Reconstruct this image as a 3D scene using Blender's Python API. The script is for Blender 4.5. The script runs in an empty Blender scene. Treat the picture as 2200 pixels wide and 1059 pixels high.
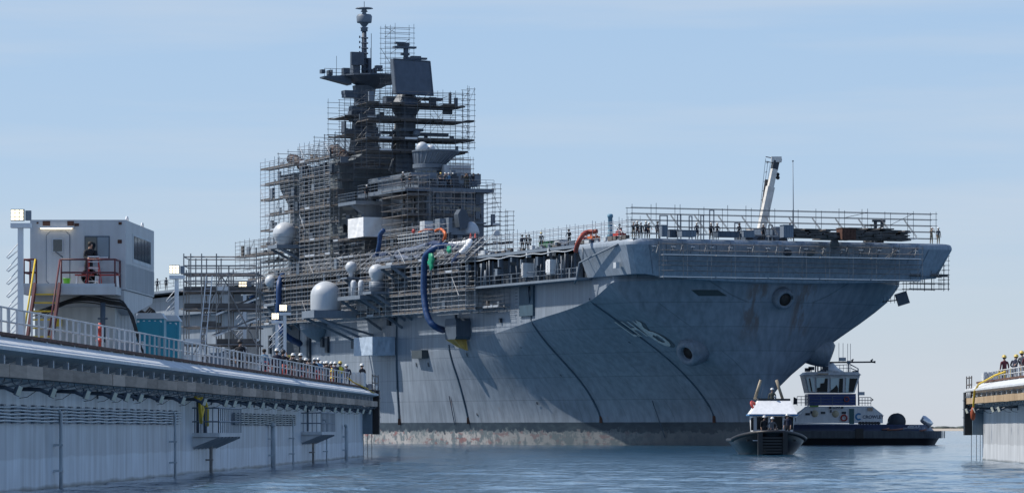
import bpy, math, random
import numpy as np
from mathutils import Vector, Matrix
random.seed(7)
R = math.radians
scene = bpy.context.scene
C = scene.collection
# ------------------------------------------------------------------ camera
F_, H_, HY, CX = 8500.0, 1.85, 919.5, 1100.0
cam_d = bpy.data.cameras.new("camera"); cam = bpy.data.objects.new("camera", cam_d); C.objects.link(cam)
cam.location = (0, 0, H_); cam.rotation_euler = (R(90), 0, 0)
cam_d.sensor_width = 36; cam_d.lens = F_ / 2200 * 36; cam_d.shift_y = (HY - 529.5) / 2200
cam_d.clip_start = 1; cam_d.clip_end = 60000
scene.camera = cam
# ------------------------------------------------------------------ sky, sun, exposure
SUN_EL, SUN_AZ = 50.0, -84.0          # azimuth measured from +Y towards +X
world = bpy.data.worlds.new("World"); scene.world = world; world.use_nodes = True
nt = world.node_tree; nt.nodes.clear()
def nd(t, typ, **kw):
    n = t.nodes.new(typ)
    for k, v in kw.items(): setattr(n, k, v)
    return n
sky = nd(nt, 'ShaderNodeTexSky', sky_type='NISHITA', sun_disc=False, sun_elevation=R(SUN_EL), sun_rotation=R(SUN_AZ), air_density=1.0, dust_density=0.6, ozone_density=1.6)
tc = nd(nt, 'ShaderNodeTexCoord'); mp = nd(nt, 'ShaderNodeMapping'); mp.inputs['Scale'].default_value = (3.2, 3.2, 38)
nz = nd(nt, 'ShaderNodeTexNoise'); nz.inputs['Scale'].default_value = 1.6; nz.inputs['Detail'].default_value = 6; nz.inputs['Roughness'].default_value = .52
rp = nd(nt, 'ShaderNodeMapRange'); rp.inputs['From Min'].default_value = .47; rp.inputs['From Max'].default_value = .8; rp.inputs['To Max'].default_value = .6
mx = nd(nt, 'ShaderNodeMix', data_type='RGBA'); mx.inputs['B'].default_value = (6.3, 6.9, 7.7, 1)
hz = nd(nt, 'ShaderNodeMix', data_type='RGBA'); hz.inputs['Factor'].default_value = .88
sxyz = nd(nt, 'ShaderNodeSeparateXYZ'); grd = nd(nt, 'ShaderNodeValToRGB'); cr_ = grd.color_ramp
cr_.elements[0].position = 0; cr_.elements[0].color = (.63, .68, .76, 1); cr_.elements[1].position = 1; cr_.elements[1].color = (.05, .12, .34, 1)
for p_, c_ in ((.03, (.56, .67, .79, 1)), (.065, (.45, .62, .84, 1)), (.11, (.40, .585, .84, 1)), (.35, (.19, .35, .65, 1))): e_ = cr_.elements.new(p_); e_.color = c_
g10 = nd(nt, 'ShaderNodeVectorMath', operation='SCALE'); g10.inputs['Scale'].default_value = 10.0
bg = nd(nt, 'ShaderNodeBackground'); bg.inputs['Strength'].default_value = 0.1
wo = nd(nt, 'ShaderNodeOutputWorld')
L = nt.links.new
L(tc.outputs['Generated'], mp.inputs['Vector']); L(mp.outputs[0], nz.inputs['Vector']); L(nz.outputs['Fac'], rp.inputs['Value'])
L(tc.outputs['Generated'], sxyz.inputs[0]); L(sxyz.outputs['Z'], grd.inputs[0]); L(grd.outputs[0], g10.inputs[0]); L(g10.outputs[0], hz.inputs['B']); L(sky.outputs[0], hz.inputs['A']); L(hz.outputs['Result'], mx.inputs['A']); L(rp.outputs[0], mx.inputs['Factor']); L(mx.outputs['Result'], bg.inputs['Color']); L(bg.outputs[0], wo.inputs[0])
sd = bpy.data.lights.new("sun", 'SUN'); sun = bpy.data.objects.new("sun", sd); C.objects.link(sun)
sd.energy = 5.0; sd.angle = R(0.5); sd.color = (1.0, .95, .87)
az, el = R(SUN_AZ), R(SUN_EL)
SUNV = Vector((math.sin(az) * math.cos(el), math.cos(az) * math.cos(el), math.sin(el)))
sun.rotation_euler = SUNV.to_track_quat('Z', 'Y').to_euler()
vs = scene.view_settings
try: vs.view_transform = 'Standard'; vs.look = 'None'
except Exception: pass
vs.exposure = 0.0; vs.gamma = 1; vs.use_curve_mapping = False
scene.cycles.max_bounces = 6; scene.cycles.transparent_max_bounces = 8

# ------------------------------------------------------------------ frames
TH = math.atan(.4); SN, CN = math.sin(TH), math.cos(TH)
SX0, SY0 = 29.108668, 411.941756
def S(u, v, z): return Vector((SX0 - CN * v - SN * u, SY0 - SN * v + CN * u, z))          # ship: u aft, v to starboard
def D(s, w, z): return Vector((-9.7 + .03306 * (s - 258) - w, s, z))                      # left dock wing wall
def E_(s, w, z): return Vector((27.3 + .03306 * (s - 229.6) + w, s, z))                   # right dock wing wall
def W(x, y, z): return Vector((x, y, z))
def zat(py, Y): return H_ + (HY - py) * Y / F_
def at(px, py, Y): return Vector(((px - CX) * Y / F_, Y, zat(py, Y)))
def su(px, v):                                                                            # u on a plane of constant v
    k = (px - CX) / F_; return (SX0 - CN * v - k * (SY0 - SN * v)) / (SN + k * CN)
def sv(px, u):
    k = (px - CX) / F_; return (SX0 - SN * u - k * (SY0 + CN * u)) / (CN - k * SN)
def sY(u, v): return SY0 - SN * v + CN * u
def SP(px, py, v): u = su(px, v); return (u, v, zat(py, sY(u, v)))                        # (u,v,z) on starboard plane v
def SF(px, py, u): v = sv(px, u); return (u, v, zat(py, sY(u, v)))                        # (u,v,z) on cross plane u
def dY(px, w, base=-9.7, s0=258): return (base - .03306 * s0 - w) / ((px - CX) / F_ - .03306)

# ------------------------------------------------------------------ materials
MATS = {}
def mat(name, col, rough=.55, metal=0, var=.12, streak=.0, scale=1.2, bump=0.0, spec=.5, emit=None, alpha=None):
    if name in MATS: return MATS[name]
    m = bpy.data.materials.new(name); m.use_nodes = True; t = m.node_tree; b = t.nodes['Principled BSDF']
    b.inputs['Roughness'].default_value = rough; b.inputs['Metallic'].default_value = metal; b.inputs['Specular IOR Level'].default_value = spec
    g = nd(t, 'ShaderNodeNewGeometry'); mpn = nd(t, 'ShaderNodeMapping'); mpn.inputs['Scale'].default_value = (1, 1, 1)
    n1 = nd(t, 'ShaderNodeTexNoise'); n1.inputs['Scale'].default_value = scale; n1.inputs['Detail'].default_value = 6
    t.links.new(g.outputs['Position'], mpn.inputs['Vector']); t.links.new(mpn.outputs[0], n1.inputs['Vector'])
    mr = nd(t, 'ShaderNodeMapRange'); mr.inputs['From Min'].default_value = .3; mr.inputs['From Max'].default_value = .7
    mr.inputs['To Min'].default_value = 1 - var; mr.inputs['To Max'].default_value = 1 + var
    t.links.new(n1.outputs['Fac'], mr.inputs['Value']); last = mr.outputs[0]
    if streak:
        mp2 = nd(t, 'ShaderNodeMapping'); mp2.inputs['Scale'].default_value = (3.0, 3.0, .22); n2 = nd(t, 'ShaderNodeTexNoise'); n2.inputs['Scale'].default_value = 1.3; n2.inputs['Detail'].default_value = 5
        t.links.new(g.outputs['Position'], mp2.inputs['Vector']); t.links.new(mp2.outputs[0], n2.inputs['Vector'])
        m2 = nd(t, 'ShaderNodeMapRange'); m2.inputs['From Min'].default_value = .35; m2.inputs['From Max'].default_value = .7; m2.inputs['To Min'].default_value = 1 + streak * .4; m2.inputs['To Max'].default_value = 1 - streak
        t.links.new(n2.outputs['Fac'], m2.inputs['Value'])
        mu = nd(t, 'ShaderNodeMath', operation='MULTIPLY'); t.links.new(last, mu.inputs[0]); t.links.new(m2.outputs[0], mu.inputs[1]); last = mu.outputs[0]
    cm = nd(t, 'ShaderNodeVectorMath', operation='SCALE'); cm.inputs[0].default_value = col[:3]; t.links.new(last, cm.inputs['Scale'])
    t.links.new(cm.outputs[0], b.inputs['Base Color'])
    if bump:
        bp = nd(t, 'ShaderNodeBump'); bp.inputs['Strength'].default_value = bump; bp.inputs['Distance'].default_value = .05
        t.links.new(n1.outputs['Fac'], bp.inputs['Height']); t.links.new(bp.outputs[0], b.inputs['Normal'])
    if emit: b.inputs['Emission Color'].default_value = (*emit[:3], 1); b.inputs['Emission Strength'].default_value = emit[3]
    MATS[name] = m; return m
haze_grey = mat('haze grey ship paint', (.165, .20, .245), .5, 0, .1, .12, .6)
dark_grey = mat('dark grey ship paint', (.065, .088, .12), .55, 0, .15, .15, .6)
pale_grey = mat('pale grey radome paint', (.50, .53, .56), .45, 0, .06, .06)
shadow_steel = mat('dark steel', (.035, .045, .06), .6, 0, .3)  # dark tone for steel gear, also stands for shade in recesses and holes
mast_grey = mat('mast paint', (.07, .09, .12), .55, 0, .15, .1)
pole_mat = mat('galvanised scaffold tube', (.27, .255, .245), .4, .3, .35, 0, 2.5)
pole_dark = mat('shaded scaffold tube', (.10, .11, .125), .5, .3, .35, 0, 2.5)  # darker tube copy for front and inner scaffolds, shade put into the colour
pole_lit = mat('sunlit scaffold tube', (.44, .45, .465), .4, .3, .3, 0, 2.5)  # lighter tube copy for the starboard side, sunlight put into the colour
plank_mat = mat('scaffold board', (.105, .095, .09), .8, 0, .4, 0, 1.5)
alu = mat('bright aluminium deck board', (.55, .57, .6), .35, .5, .1)
white = mat('white paint', (.74, .75, .76), .45, 0, .06, .1)
white_dock = mat('white dock paint', (.60, .62, .63), .6, 0, .1, .14, .7)
rust = mat('rusty steel', (.10, .045, .03), .85, 0, .4, .2, 3)
oxblood = mat('oxblood rail paint', (.11, .028, .035), .55, 0, .25)
red = mat('red paint', (.42, .05, .04), .5, 0, .15)
yellow = mat('yellow paint', (.72, .50, .04), .5, 0, .12)
orange = mat('orange hose', (.55, .12, .03), .5, 0, .2)
black = mat('black rubber', (.012, .012, .014), .5, 0, .2)
blk_gloss = mat('black gloss paint', (.008, .009, .012), .3, 0, .2, spec=.25)
blue_hose = mat('blue duct fabric', (.012, .05, .15), .5, 0, .2, 0, 3, .5)
green = mat('green plastic', (.02, .30, .16), .5, 0, .15)
teal = mat('teal plastic', (.02, .24, .34), .45, 0, .1)
navy = mat('navy hull paint', (.018, .03, .075), .4, 0, .15, .2)
royal = mat('royal blue paint', (.015, .05, .22), .4, 0, .08)
fendgrey = mat('grey rubber fender', (.10, .115, .13), .7, 0, .12, .2)
glass = mat('dark window glass', (.02, .03, .04), .06, 0, .1, spec=.9)
timber_old = None
tarp = mat('white tarpaulin', (.80, .80, .80), .5, 0, .05, 0, .8, .6)
tarpb = mat('pale blue wrap', (.40, .48, .58), .4, 0, .15, 0, 1.4, .9)
goldtarp = mat('ochre tarpaulin', (.42, .26, .05), .5, 0, .3, 0, 1.4, .8)
lampglow = mat('lit lamp lens', (1, .9, .7), .4, 0, 0, emit=(1, .84, .58, 2.2))
skin = mat('skin', (.42, .25, .18), .5, 0, .05)
ltfix = mat('lamp lens unlit', (.62, .61, .50), .3, 0, .1)

# ------------------------------------------------------------------ object helpers
OFF = {}
def tag(o, label=None, cat=None, group=None, kind=None):
    if label: o['label'] = label
    if cat: o['category'] = cat
    if group: o['group'] = group
    if kind: o['kind'] = kind
    return o
def thing(name, label, cat, base=(0, 0, 0), group=None):
    o = bpy.data.objects.new(name, None); C.objects.link(o); o.empty_display_size = .5
    o.location = base; OFF[o.name] = Vector(base); tag(o, label, cat, group); return o
def link(name, me, parent=None, base=None):
    o = bpy.data.objects.new(name, me); C.objects.link(o)
    if parent is not None: o.parent = parent; OFF[o.name] = OFF[parent.name]
    else:
        b = Vector(base) if base is not None else Vector((0, 0, 0)); o.location = b; OFF[o.name] = b
    return o
class MB:
    def __init__(s): s.v = []; s.f = []; s.m = []; s.sm = []; s.mi = 0
    def add(s, vs, fs, smooth=False):
        n = len(s.v); s.v += [tuple(p) for p in vs]
        for f in fs: s.f.append(tuple(i + n for i in f)); s.m.append(s.mi); s.sm.append(smooth)
        return s
    def box(s, a, b, F=W):
        (x0, y0, z0), (x1, y1, z1) = a, b
        P = [F(x, y, z) for z in (z0, z1) for x, y in ((x0, y0), (x1, y0), (x1, y1), (x0, y1))]
        return s.add(P, [(0, 3, 2, 1), (4, 5, 6, 7), (0, 1, 5, 4), (1, 2, 6, 5), (2, 3, 7, 6), (3, 0, 4, 7)])
    def bar(s, p, q, r=.04, n=4, r2=None, smooth=None):
        p, q = Vector(p), Vector(q); d = (q - p)
        if d.length < 1e-6: return s
        d.normalize(); a = d.orthogonal().normalized() if abs(d.z) < .9 else Vector((1, 0, 0)); 
        a = (a - d * a.dot(d)).normalized(); b = d.cross(a); r2 = r if r2 is None else r2
        vs = [];
        for c, rr in ((p, r), (q, r2)):
            for i in range(n):
                t = 2 * math.pi * (i + .5) / n; vs.append(c + (a * math.cos(t) + b * math.sin(t)) * rr)
        fs = [(i, (i + 1) % n, n + (i + 1) % n, n + i) for i in range(n)] + [tuple(range(n - 1, -1, -1)), tuple(range(n, 2 * n))]
        return s.add(vs, fs, n > 5 if smooth is None else smooth)
    def beam(s, p, q, w, h, up=Vector((0, 0, 1))):
        p, q = Vector(p), Vector(q); d = (q - p).normalized(); sd_ = d.cross(up)
        if sd_.length < 1e-4: sd_ = Vector((1, 0, 0))
        sd_.normalize(); u2 = sd_.cross(d)
        vs = [c + sd_ * (a * w / 2) + u2 * (b * h / 2) for c in (p, q) for a, b in ((-1, -1), (1, -1), (1, 1), (-1, 1))]
        return s.add(vs, [(0, 1, 5, 4), (1, 2, 6, 5), (2, 3, 7, 6), (3, 0, 4, 7), (3, 2, 1, 0), (4, 5, 6, 7)])
    def tube(s, pts, r, n=8, caps=True):
        pts = [Vector(p) for p in pts]; vs = []; prev = None
        for i, p in enumerate(pts):
            d = (pts[min(i + 1, len(pts) - 1)] - pts[max(i - 1, 0)]).normalized()
            if prev is None: a = d.orthogonal().normalized()
            else: a = (prev - d * prev.dot(d)).normalized()
            prev = a; b = d.cross(a); rr = r[i] if isinstance(r, (list, tuple)) else r
            for k in range(n): t = 2 * math.pi * k / n; vs.append(p + (a * math.cos(t) + b * math.sin(t)) * rr)
        fs = [(i * n + k, i * n + (k + 1) % n, (i + 1) * n + (k + 1) % n, (i + 1) * n + k) for i in range(len(pts) - 1) for k in range(n)]
        if caps: fs += [tuple(range(n - 1, -1, -1)), tuple(range((len(pts) - 1) * n, len(pts) * n))]
        return s.add(vs, fs, True)
    def lathe(s, prof, c=(0, 0, 0), n=20, ax=(0, 0, 1), smooth=True, sq=1):
        c = Vector(c); ax = Vector(ax).normalized(); a = ax.orthogonal().normalized() if abs(ax.z) < .99 else Vector((1, 0, 0)); b = ax.cross(a)
        vs = []
        for r, h in prof:
            for k in range(n): t = 2 * math.pi * k / n; vs.append(c + ax * h + (a * math.cos(t) + b * math.sin(t) * sq) * max(r, .0005))
        fs = [(i * n + k, i * n + (k + 1) % n, (i + 1) * n + (k + 1) % n, (i + 1) * n + k) for i in range(len(prof) - 1) for k in range(n)]
        fs += [tuple(range(n - 1, -1, -1)), tuple(range((len(prof) - 1) * n, len(prof) * n))]
        return s.add(vs, fs, smooth)
    def ball(s, c, r, n=14, zs=1):
        return s.lathe([(r * math.sin(t), -r * zs * math.cos(t)) for t in [math.pi * i / 8 for i in range(9)]], c, n)
    def prism(s, poly, F, t0, t1, cap=True):
        # poly in (a,b), F(a,b,t)
        n = len(poly); vs = [F(a, b, t0) for a, b in poly] + [F(a, b, t1) for a, b in poly]
        fs = [(i, (i + 1) % n, n + (i + 1) % n, n + i) for i in range(n)] + [tuple(range(n - 1, -1, -1)), tuple(range(n, 2 * n))]
        return s.add(vs, fs)
    def grid(s, rows, smooth=True):
        n = len(rows[0]); vs = [p for r in rows for p in r]
        fs = [(i * n + k, i * n + k + 1, (i + 1) * n + k + 1, (i + 1) * n + k) for i in range(len(rows) - 1) for k in range(n - 1)]
        return s.add(vs, fs, smooth)
    def mesh(s, name, mats, off=Vector((0, 0, 0))):
        me = bpy.data.meshes.new(name)
        me.from_pydata([(x - off[0], y - off[1], z - off[2]) for x, y, z in s.v], [], s.f)
        for m in (mats if isinstance(mats, (list, tuple)) else [mats]): me.materials.append(m)
        me.polygons.foreach_set('use_smooth', s.sm); me.polygons.foreach_set('material_index', s.m)
        return me
    def build(s, name, mats, parent=None, base=None):
        if not s.f: return None
        off = OFF[parent.name] if parent is not None else Vector(base if base is not None else (0, 0, 0))
        me = s.mesh(name, mats, off); fix(me); return link(name, me, parent, base)
import bmesh
def fix(me):
    bm = bmesh.new(); bm.from_mesh(me); bmesh.ops.recalc_face_normals(bm, faces=bm.faces); bm.to_mesh(me); bm.free()
def bbox(a, b, F, name, m, parent, bev=0): return MB().box(a, b, F).build(name, m, parent)
class Parts:
    """countable parts of one thing: the 100 nearest become parts, the rest one stuff part"""
    def __init__(s, root): s.root = root; s.d = {}
    def add(s, name, mb, m): s.d.setdefault((name, m.name), []).append((mb, m)); return s
    def pole(s, name, p, q, r, m): s.add(name, MB().bar(p, q, r), m)
    def done(s, cap=100):
        cnt = {}
        for (name, mn), lst in s.d.items():
            lst.sort(key=lambda e: (Vector(e[0].v[0]) - Vector((0, 0, H_))).length)
            k = max(0, cap - cnt.get(name, 0)); cnt[name] = cnt.get(name, 0) + len(lst)
            for mb, m in lst[:k]: mb.build(name, m, s.root)
            if lst[k:]:
                big = MB()
                for mb, m in lst[k:]: big.add(mb.v, mb.f)
                o = big.build(name, lst[0][1], s.root); tag(o, kind='stuff')
def single(name, mb, m, label, cat, group=None, base=None, kind=None):
    if base is None:
        xs = np.array(mb.v); base = (float(xs[:, 0].mean()), float(xs[:, 1].mean()), float(xs[:, 2].min()))
    o = mb.build(name, m, None, base); tag(o, label, cat, group, kind); return o
def text_into(mb, txt, size, fn, spacing=1.0, align='CENTER', thick=None, res=3):
    cu = bpy.data.curves.new('t', 'FONT'); cu.body = txt; cu.size = size; cu.align_x = align; cu.align_y = 'CENTER'; cu.space_character = spacing; cu.resolution_u = res
    if thick: cu.offset = thick
    o = bpy.data.objects.new('t', cu); C.objects.link(o); dg = bpy.context.evaluated_depsgraph_get(); dg.update()
    me = bpy.data.meshes.new_from_object(o.evaluated_get(dg))
    mb.add([fn(v.co.x, v.co.y) for v in me.vertices], [tuple(p.vertices) for p in me.polygons])
    bpy.data.objects.remove(o); bpy.data.meshes.remove(me); bpy.data.curves.remove(cu)
def frange(a, b, n): return [a + (b - a) * i / (n - 1) for i in range(n)]

# ------------------------------------------------------------------ scaffolding
def scaffold(label, F, A, B, Z, floors=(), base=None, r=.036, m=None, brace=.3, group=None, over=.35, par='A', seed=0, omit=0.0, root=None, top_open=0, kick=True, name='scaffold', planks=None, cat='scaffold', z_of=None, mb_face=True):
    rnd = random.Random(seed + 11); m = m or pole_mat
    if root is None:
        p = F(A[0], B[0], Z[0]); root = thing(name, label, cat, p, group); own = True
    else: own = False
    P = Parts(root)
    for a in A:
        for b in B:
            zt = Z[-1] + rnd.uniform(.05, over * 1.5); zb = Z[0] - rnd.uniform(0, .25)
            P.pole('standard', F(a, b, zb), F(a, b, zt), r, m)
    for z in Z:
        for b in B:
            if rnd.random() < omit: continue
            P.pole('ledger', F(A[0] - .15, b, z), F(A[-1] + .15, b, z), r * .9, m)
        if len(B) > 1 and (Z[1] - Z[0] > .8 or any(abs(z - f) < .3 for f in floors)):
            for a in A:
                if rnd.random() < .15 + omit: continue
                P.pole('transom', F(a, B[0] - .1, z), F(a, B[-1] + .1, z), r * .8, m)
    for z in floors:
        for i in range(len(A) - 1):
            if rnd.random() < .12: continue
            b0, b1 = (B[0], B[-1]) if len(B) > 1 else (B[0], B[0] + 1.0)
            P.add('platform', MB().box((A[i] + .03, b0 + .04, z + .03), (A[i + 1] - .03, b1 - .04, z + .1), F).box((A[i] + .03, b1 - .05, z + .1), (A[i + 1] - .03, b1 - .02, z + .27), F).box((A[i] + .03, b0 + .02, z + .1), (A[i + 1] - .03, b0 + .05, z + .27), F), (planks or plank_mat) if rnd.random() > .13 else alu)
    for z in floors:
        for i in range(len(A) - 1):
            if len(B) > 1 and Z[-1] - Z[0] > 2 and r < .044 and rnd.random() < .45:
                a0 = A[i] + rnd.uniform(.05, .5) * (A[i + 1] - A[i]); bb = B[0] + rnd.uniform(.1, .8) * (B[-1] - B[0]); w_ = rnd.uniform(.15, .6) * abs(A[i + 1] - A[i]); h_ = rnd.uniform(.3, 1.5)
                P.add('stored_board', MB().box((a0, bb, z + .1), (a0 + w_, bb + rnd.uniform(.05, .4), z + .1 + h_), F), rnd.choice([plank_mat, dark_grey, shadow_steel, haze_grey, dark_grey]))
    for i in range(len(A) - 1):
        for k in range(len(Z) - 1):
            if rnd.random() < brace * (Z[k + 1] - Z[k]) / (2 if Z[k + 1] - Z[k] > .6 else 5):
                k2 = min(len(Z) - 1, k + max(1, int(round(2 / (Z[k + 1] - Z[k])))))
                a0, a1 = (A[i], A[i + 1]) if rnd.random() < .5 else (A[i + 1], A[i])
                b = B[-1] if rnd.random() < .6 else B[0]
                P.pole('brace', F(a0, b, Z[k]), F(a1, b, Z[k2]), r * .8, m)
    if own: P.done()
    else: P.done()
    return root

# ================================================================== WATER AND SHORE
def build_water():
    ys = [8.0]
    while ys[-1] < 1500: ys.append(ys[-1] * 1.0042 if ys[-1] > 85 else ys[-1] * 1.05)
    nfine = len(ys)
    while ys[-1] < 40000: ys.append(ys[-1] * 1.15)
    ys = np.array(ys); ts = np.concatenate([[-6, -2, -.7, -.35], np.linspace(-.24, .24, 430), [.35, .7, 2, 6]])
    T, Y = np.meshgrid(ts, ys); X = T * np.maximum(Y, 60); Z = np.zeros_like(X)
    rng = np.random.RandomState(3)
    dyy = np.gradient(ys)[:, None]; dxx = .48 / 430 * Y
    for k in range(70):
        lam = 0.9 * (1.075 ** k); ang = rng.normal(-1.2, .75); kx, ky = math.cos(ang) * 2 * math.pi / lam, math.sin(ang) * 2 * math.pi / lam
        amp = .0031 * lam ** .8 * (1 if lam < 4 else (4 / lam) ** 1.25)
        fade = np.clip((lam / np.maximum(abs(dyy) * abs(math.sin(ang)), dxx * abs(math.cos(ang)) + 1e-6) - 2.2) / 2, 0, 1)
        Z += amp * fade * np.sin(kx * X + ky * Y + rng.uniform(0, 6.28) + .8 * np.sin(.045 * X + .027 * Y + k))
    Z *= (.75 + .35 * np.sin(.021 * X + 1) * np.sin(.013 * Y))
    Z *= np.clip((1500 - Y) / 600, 0, 1); Z[:, :4] = 0; Z[:, -4:] = 0
    n, m_ = X.shape; co = np.stack([X, Y, Z], -1).reshape(-1, 3).astype(np.float32)
    i = np.arange(n - 1)[:, None] * m_ + np.arange(m_ - 1)[None]; q = np.stack([i, i + 1, i + 1 + m_, i + m_], -1).reshape(-1, 4).astype(np.int32)
    me = bpy.data.meshes.new('water'); me.vertices.add(len(co)); me.vertices.foreach_set('co', co.ravel())
    me.loops.add(q.size); me.loops.foreach_set('vertex_index', q.ravel()); me.polygons.add(len(q))
    me.polygons.foreach_set('loop_start', np.arange(0, q.size, 4, dtype=np.int32)); me.polygons.foreach_set('loop_total', np.full(len(q), 4, dtype=np.int32))
    me.update(); me.polygons.foreach_set('use_smooth', np.ones(len(q), dtype=bool)); me.validate()
    m = bpy.data.materials.new('sea water'); m.use_nodes = True; t = m.node_tree; b = t.nodes['Principled BSDF']
    b.inputs['Base Color'].default_value = (.015, .075, .14, 1); b.inputs['Roughness'].default_value = .06; b.inputs['IOR'].default_value = 1.333
    g = nd(t, 'ShaderNodeNewGeometry'); hs = None
    for sc, st in (((1.0, .55, 1), 2.4), ((1.0, .6, 1), 7.0)):
        mpp = nd(t, 'ShaderNodeMapping'); mpp.inputs['Scale'].default_value = sc; n1 = nd(t, 'ShaderNodeTexNoise'); n1.inputs['Scale'].default_value = st; n1.inputs['Detail'].default_value = 4
        t.links.new(g.outputs['Position'], mpp.inputs[0]); t.links.new(mpp.outputs[0], n1.inputs['Vector'])
        bp = nd(t, 'ShaderNodeBump'); bp.inputs['Strength'].default_value = .5 if st < 5 else .4; bp.inputs['Distance'].default_value = .16 if st < 5 else .05
        t.links.new(n1.outputs['Fac'], bp.inputs['Height'])
        if hs: t.links.new(hs.outputs[0], bp.inputs['Normal'])
        hs = bp
    t.links.new(hs.outputs[0], b.inputs['Normal']); me.materials.append(m)
    tag(link('water', me), kind='structure')
build_water()
sand = mat('beach sand', (.42, .37, .30), .9, 0, .1, 0, .01); scrub = mat('far scrub', (.07, .085, .08), .9, 0, .3, 0, .02)
mb = MB(); xs = np.linspace(-400, 1500, 120)
mb.grid([[W(x, 2860 + 10 * math.sin(x * .01), -1) for x in xs], [W(x, 2900, 1.5 + .25 * math.sin(x * .02)) for x in xs], [W(x, 3300, 2.0) for x in xs], [W(x, 3400, -2) for x in xs]])
tag(mb.build('beach', sand), kind='structure')
mb = MB(); rr = random.Random(5)
for x in np.arange(-300, 1400, 3.2):
    h = 1.3 + 1.3 * rr.random() * (.5 + .5 * math.sin(x * .02) ** 2); w = rr.uniform(3, 7); y = 3000 + rr.uniform(0, 90)
    mb.lathe([(w * .9, -.5), (w, h * .35), (w * .7, h * .8), (w * .2, h)], (x, y, 1.6), 7)
tag(mb.build('far_scrub', scrub), kind='stuff')

# ================================================================== SHIP
ship = thing('warship', 'huge grey flat-topped warship wrapped in scaffolding being towed towards the dock', 'warship', S(100, 0, 0))
def interp_pchip(x, X, Yv):
    X = np.array(X, float); Yv = np.array(Yv, float); h = np.diff(X); d = np.diff(Yv) / h; m = np.zeros(len(X)); m[0], m[-1] = d[0], d[-1]
    for i in range(1, len(X) - 1):
        if d[i - 1] * d[i] <= 0: m[i] = 0
        else:
            w1 = 2 * h[i] + h[i - 1]; w2 = h[i] + 2 * h[i - 1]; m[i] = (w1 + w2) / (w1 / d[i - 1] + w2 / d[i])
    x = min(max(x, X[0]), X[-1]); i = min(len(X) - 2, max(0, int(np.searchsorted(X, x)) - 1)); t = (x - X[i]) / h[i]
    return float((2 * t**3 - 3 * t**2 + 1) * Yv[i] + (t**3 - 2 * t**2 + t) * h[i] * m[i] + (-2 * t**3 + 3 * t**2) * Yv[i + 1] + (t**3 - t**2) * h[i] * m[i + 1])
TT = [-.12, 0, .2, .35, .5, .65, .8, .9, 1]
US = [7.8, 7.2, 6.2, 5.6, 4.8, 3.9, 3.0, 2.3, 1.7]
ST = [(8, [.05, .15, .5, 2.2, 5.2, 9.0, 13.0, 15.3, 16.7]), (14.6, [1.4, 1.6, 1.9, 3.3, 5.5, 8.3, 11.7, 14.1, 16.5]), (22, [4.3, 4.5, 4.9, 6.3, 8.5, 11.0, 13.8, 15.3, 16.5]),
      (31.4, [7.6, 7.8, 8.1, 9.0, 10.4, 12.3, 14.3, 15.5, 16.5]), (44, [11.6, 11.8, 12.1, 12.6, 13.4, 14.4, 15.6, 16.1, 16.5]), (56.7, [13.6, 13.75, 14.0, 14.35, 14.8, 15.3, 15.9, 16.25, 16.5]),
      (74, [15.9, 16, 16.1, 16.2, 16.3, 16.4, 16.45, 16.5, 16.5]), (92, [16.4] + [16.5] * 8), (215, [16.4] + [16.5] * 8)]
def zk(u): return interp_pchip(u, [0, 8, 14.6, 31.4, 51, 70, 90, 215], [17.4, 17.1, 15.4, 13.6, 11.7, 10.4, 9.8, 9.8])
def hullb(u, z):
    k = zk(u)
    if z >= k and u > 10: return 16.5
    t = min(1, z / k); us = np.interp(t, TT, US)
    if u <= us: return 0.0
    B = [interp_pchip(t, TT, b) for _, b in ST]; U = [s for s, _ in ST]
    if u < 8:
        p = np.interp(t, [0, .35, .7, 1], [.8, .7, .55, .40]); return B[0] * ((u - us) / (8 - us)) ** p
    return interp_pchip(u, U, B)
def build_hull():
    tl = [-.12, 0, .06, .12, .2, .28, .36, .44, .52, .6, .68, .76, .83, .89, .94, .975, 1.0]
    ui = [0, .01, .04, .1, .2, .35, .55, .8, 1.0]
    ulist = [9, 10.2, 11.5, 13, 14.6, 16.5, 18.5, 21, 24, 27.5, 31.4, 35, 39, 44, 50, 56.7, 63, 70, 78, 88, 100, 125, 160, 200, 215]
    for side, nm in ((1, 'hull'),):
        mb = MB(); ups = []
        for sg in (1, -1):
            rows = []
            for t in tl:
                us = float(np.interp(t, TT, US)); row = []
                for f in ui:
                    u = us + (8 - us) * f; k = zk(u); row.append(S(u, sg * hullb(u + 1e-4 if f else us, t * k) if f else 0, t * k))
                for u in ulist: row.append(S(u, sg * hullb(u, t * zk(u)), t * zk(u)))
                rows.append(row)
            mb.grid(rows)
            # flat side above the knuckle
            top = []
            base = rows[-1]
            cols = [1.7 + (8 - 1.7) * f for f in ui] + ulist
            zt = 17.85
            up = [S(u, sg * (hullb(u, 17.2) if u < 9 else 16.5), zt if u < 14.2 else 20.5) for u in cols]; up[0] = S(1.7, 0, zt)
            ups.append([base, up])
        nb_ = len(mb.v)
        mb.mi = 1
        for uu_ in ups: mb.grid(uu_, False)
        mb.mi = 0
        mb.add([S(215, 16.5, -1), S(215, -16.5, -1), S(215, -16.5, 20.5), S(215, 16.5, 20.5)], [(0, 1, 2, 3)])
        m = hull_mat()
        me = mb.mesh('hull', [m, m], OFF[ship.name])
        bm = bmesh.new(); bm.from_mesh(me); bm.verts.ensure_lookup_table(); bmesh.ops.remove_doubles(bm, verts=bm.verts[:nb_], dist=.002); bmesh.ops.recalc_face_normals(bm, faces=bm.faces); bm.to_mesh(me); bm.free()
        return link('hull', me, ship)
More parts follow.
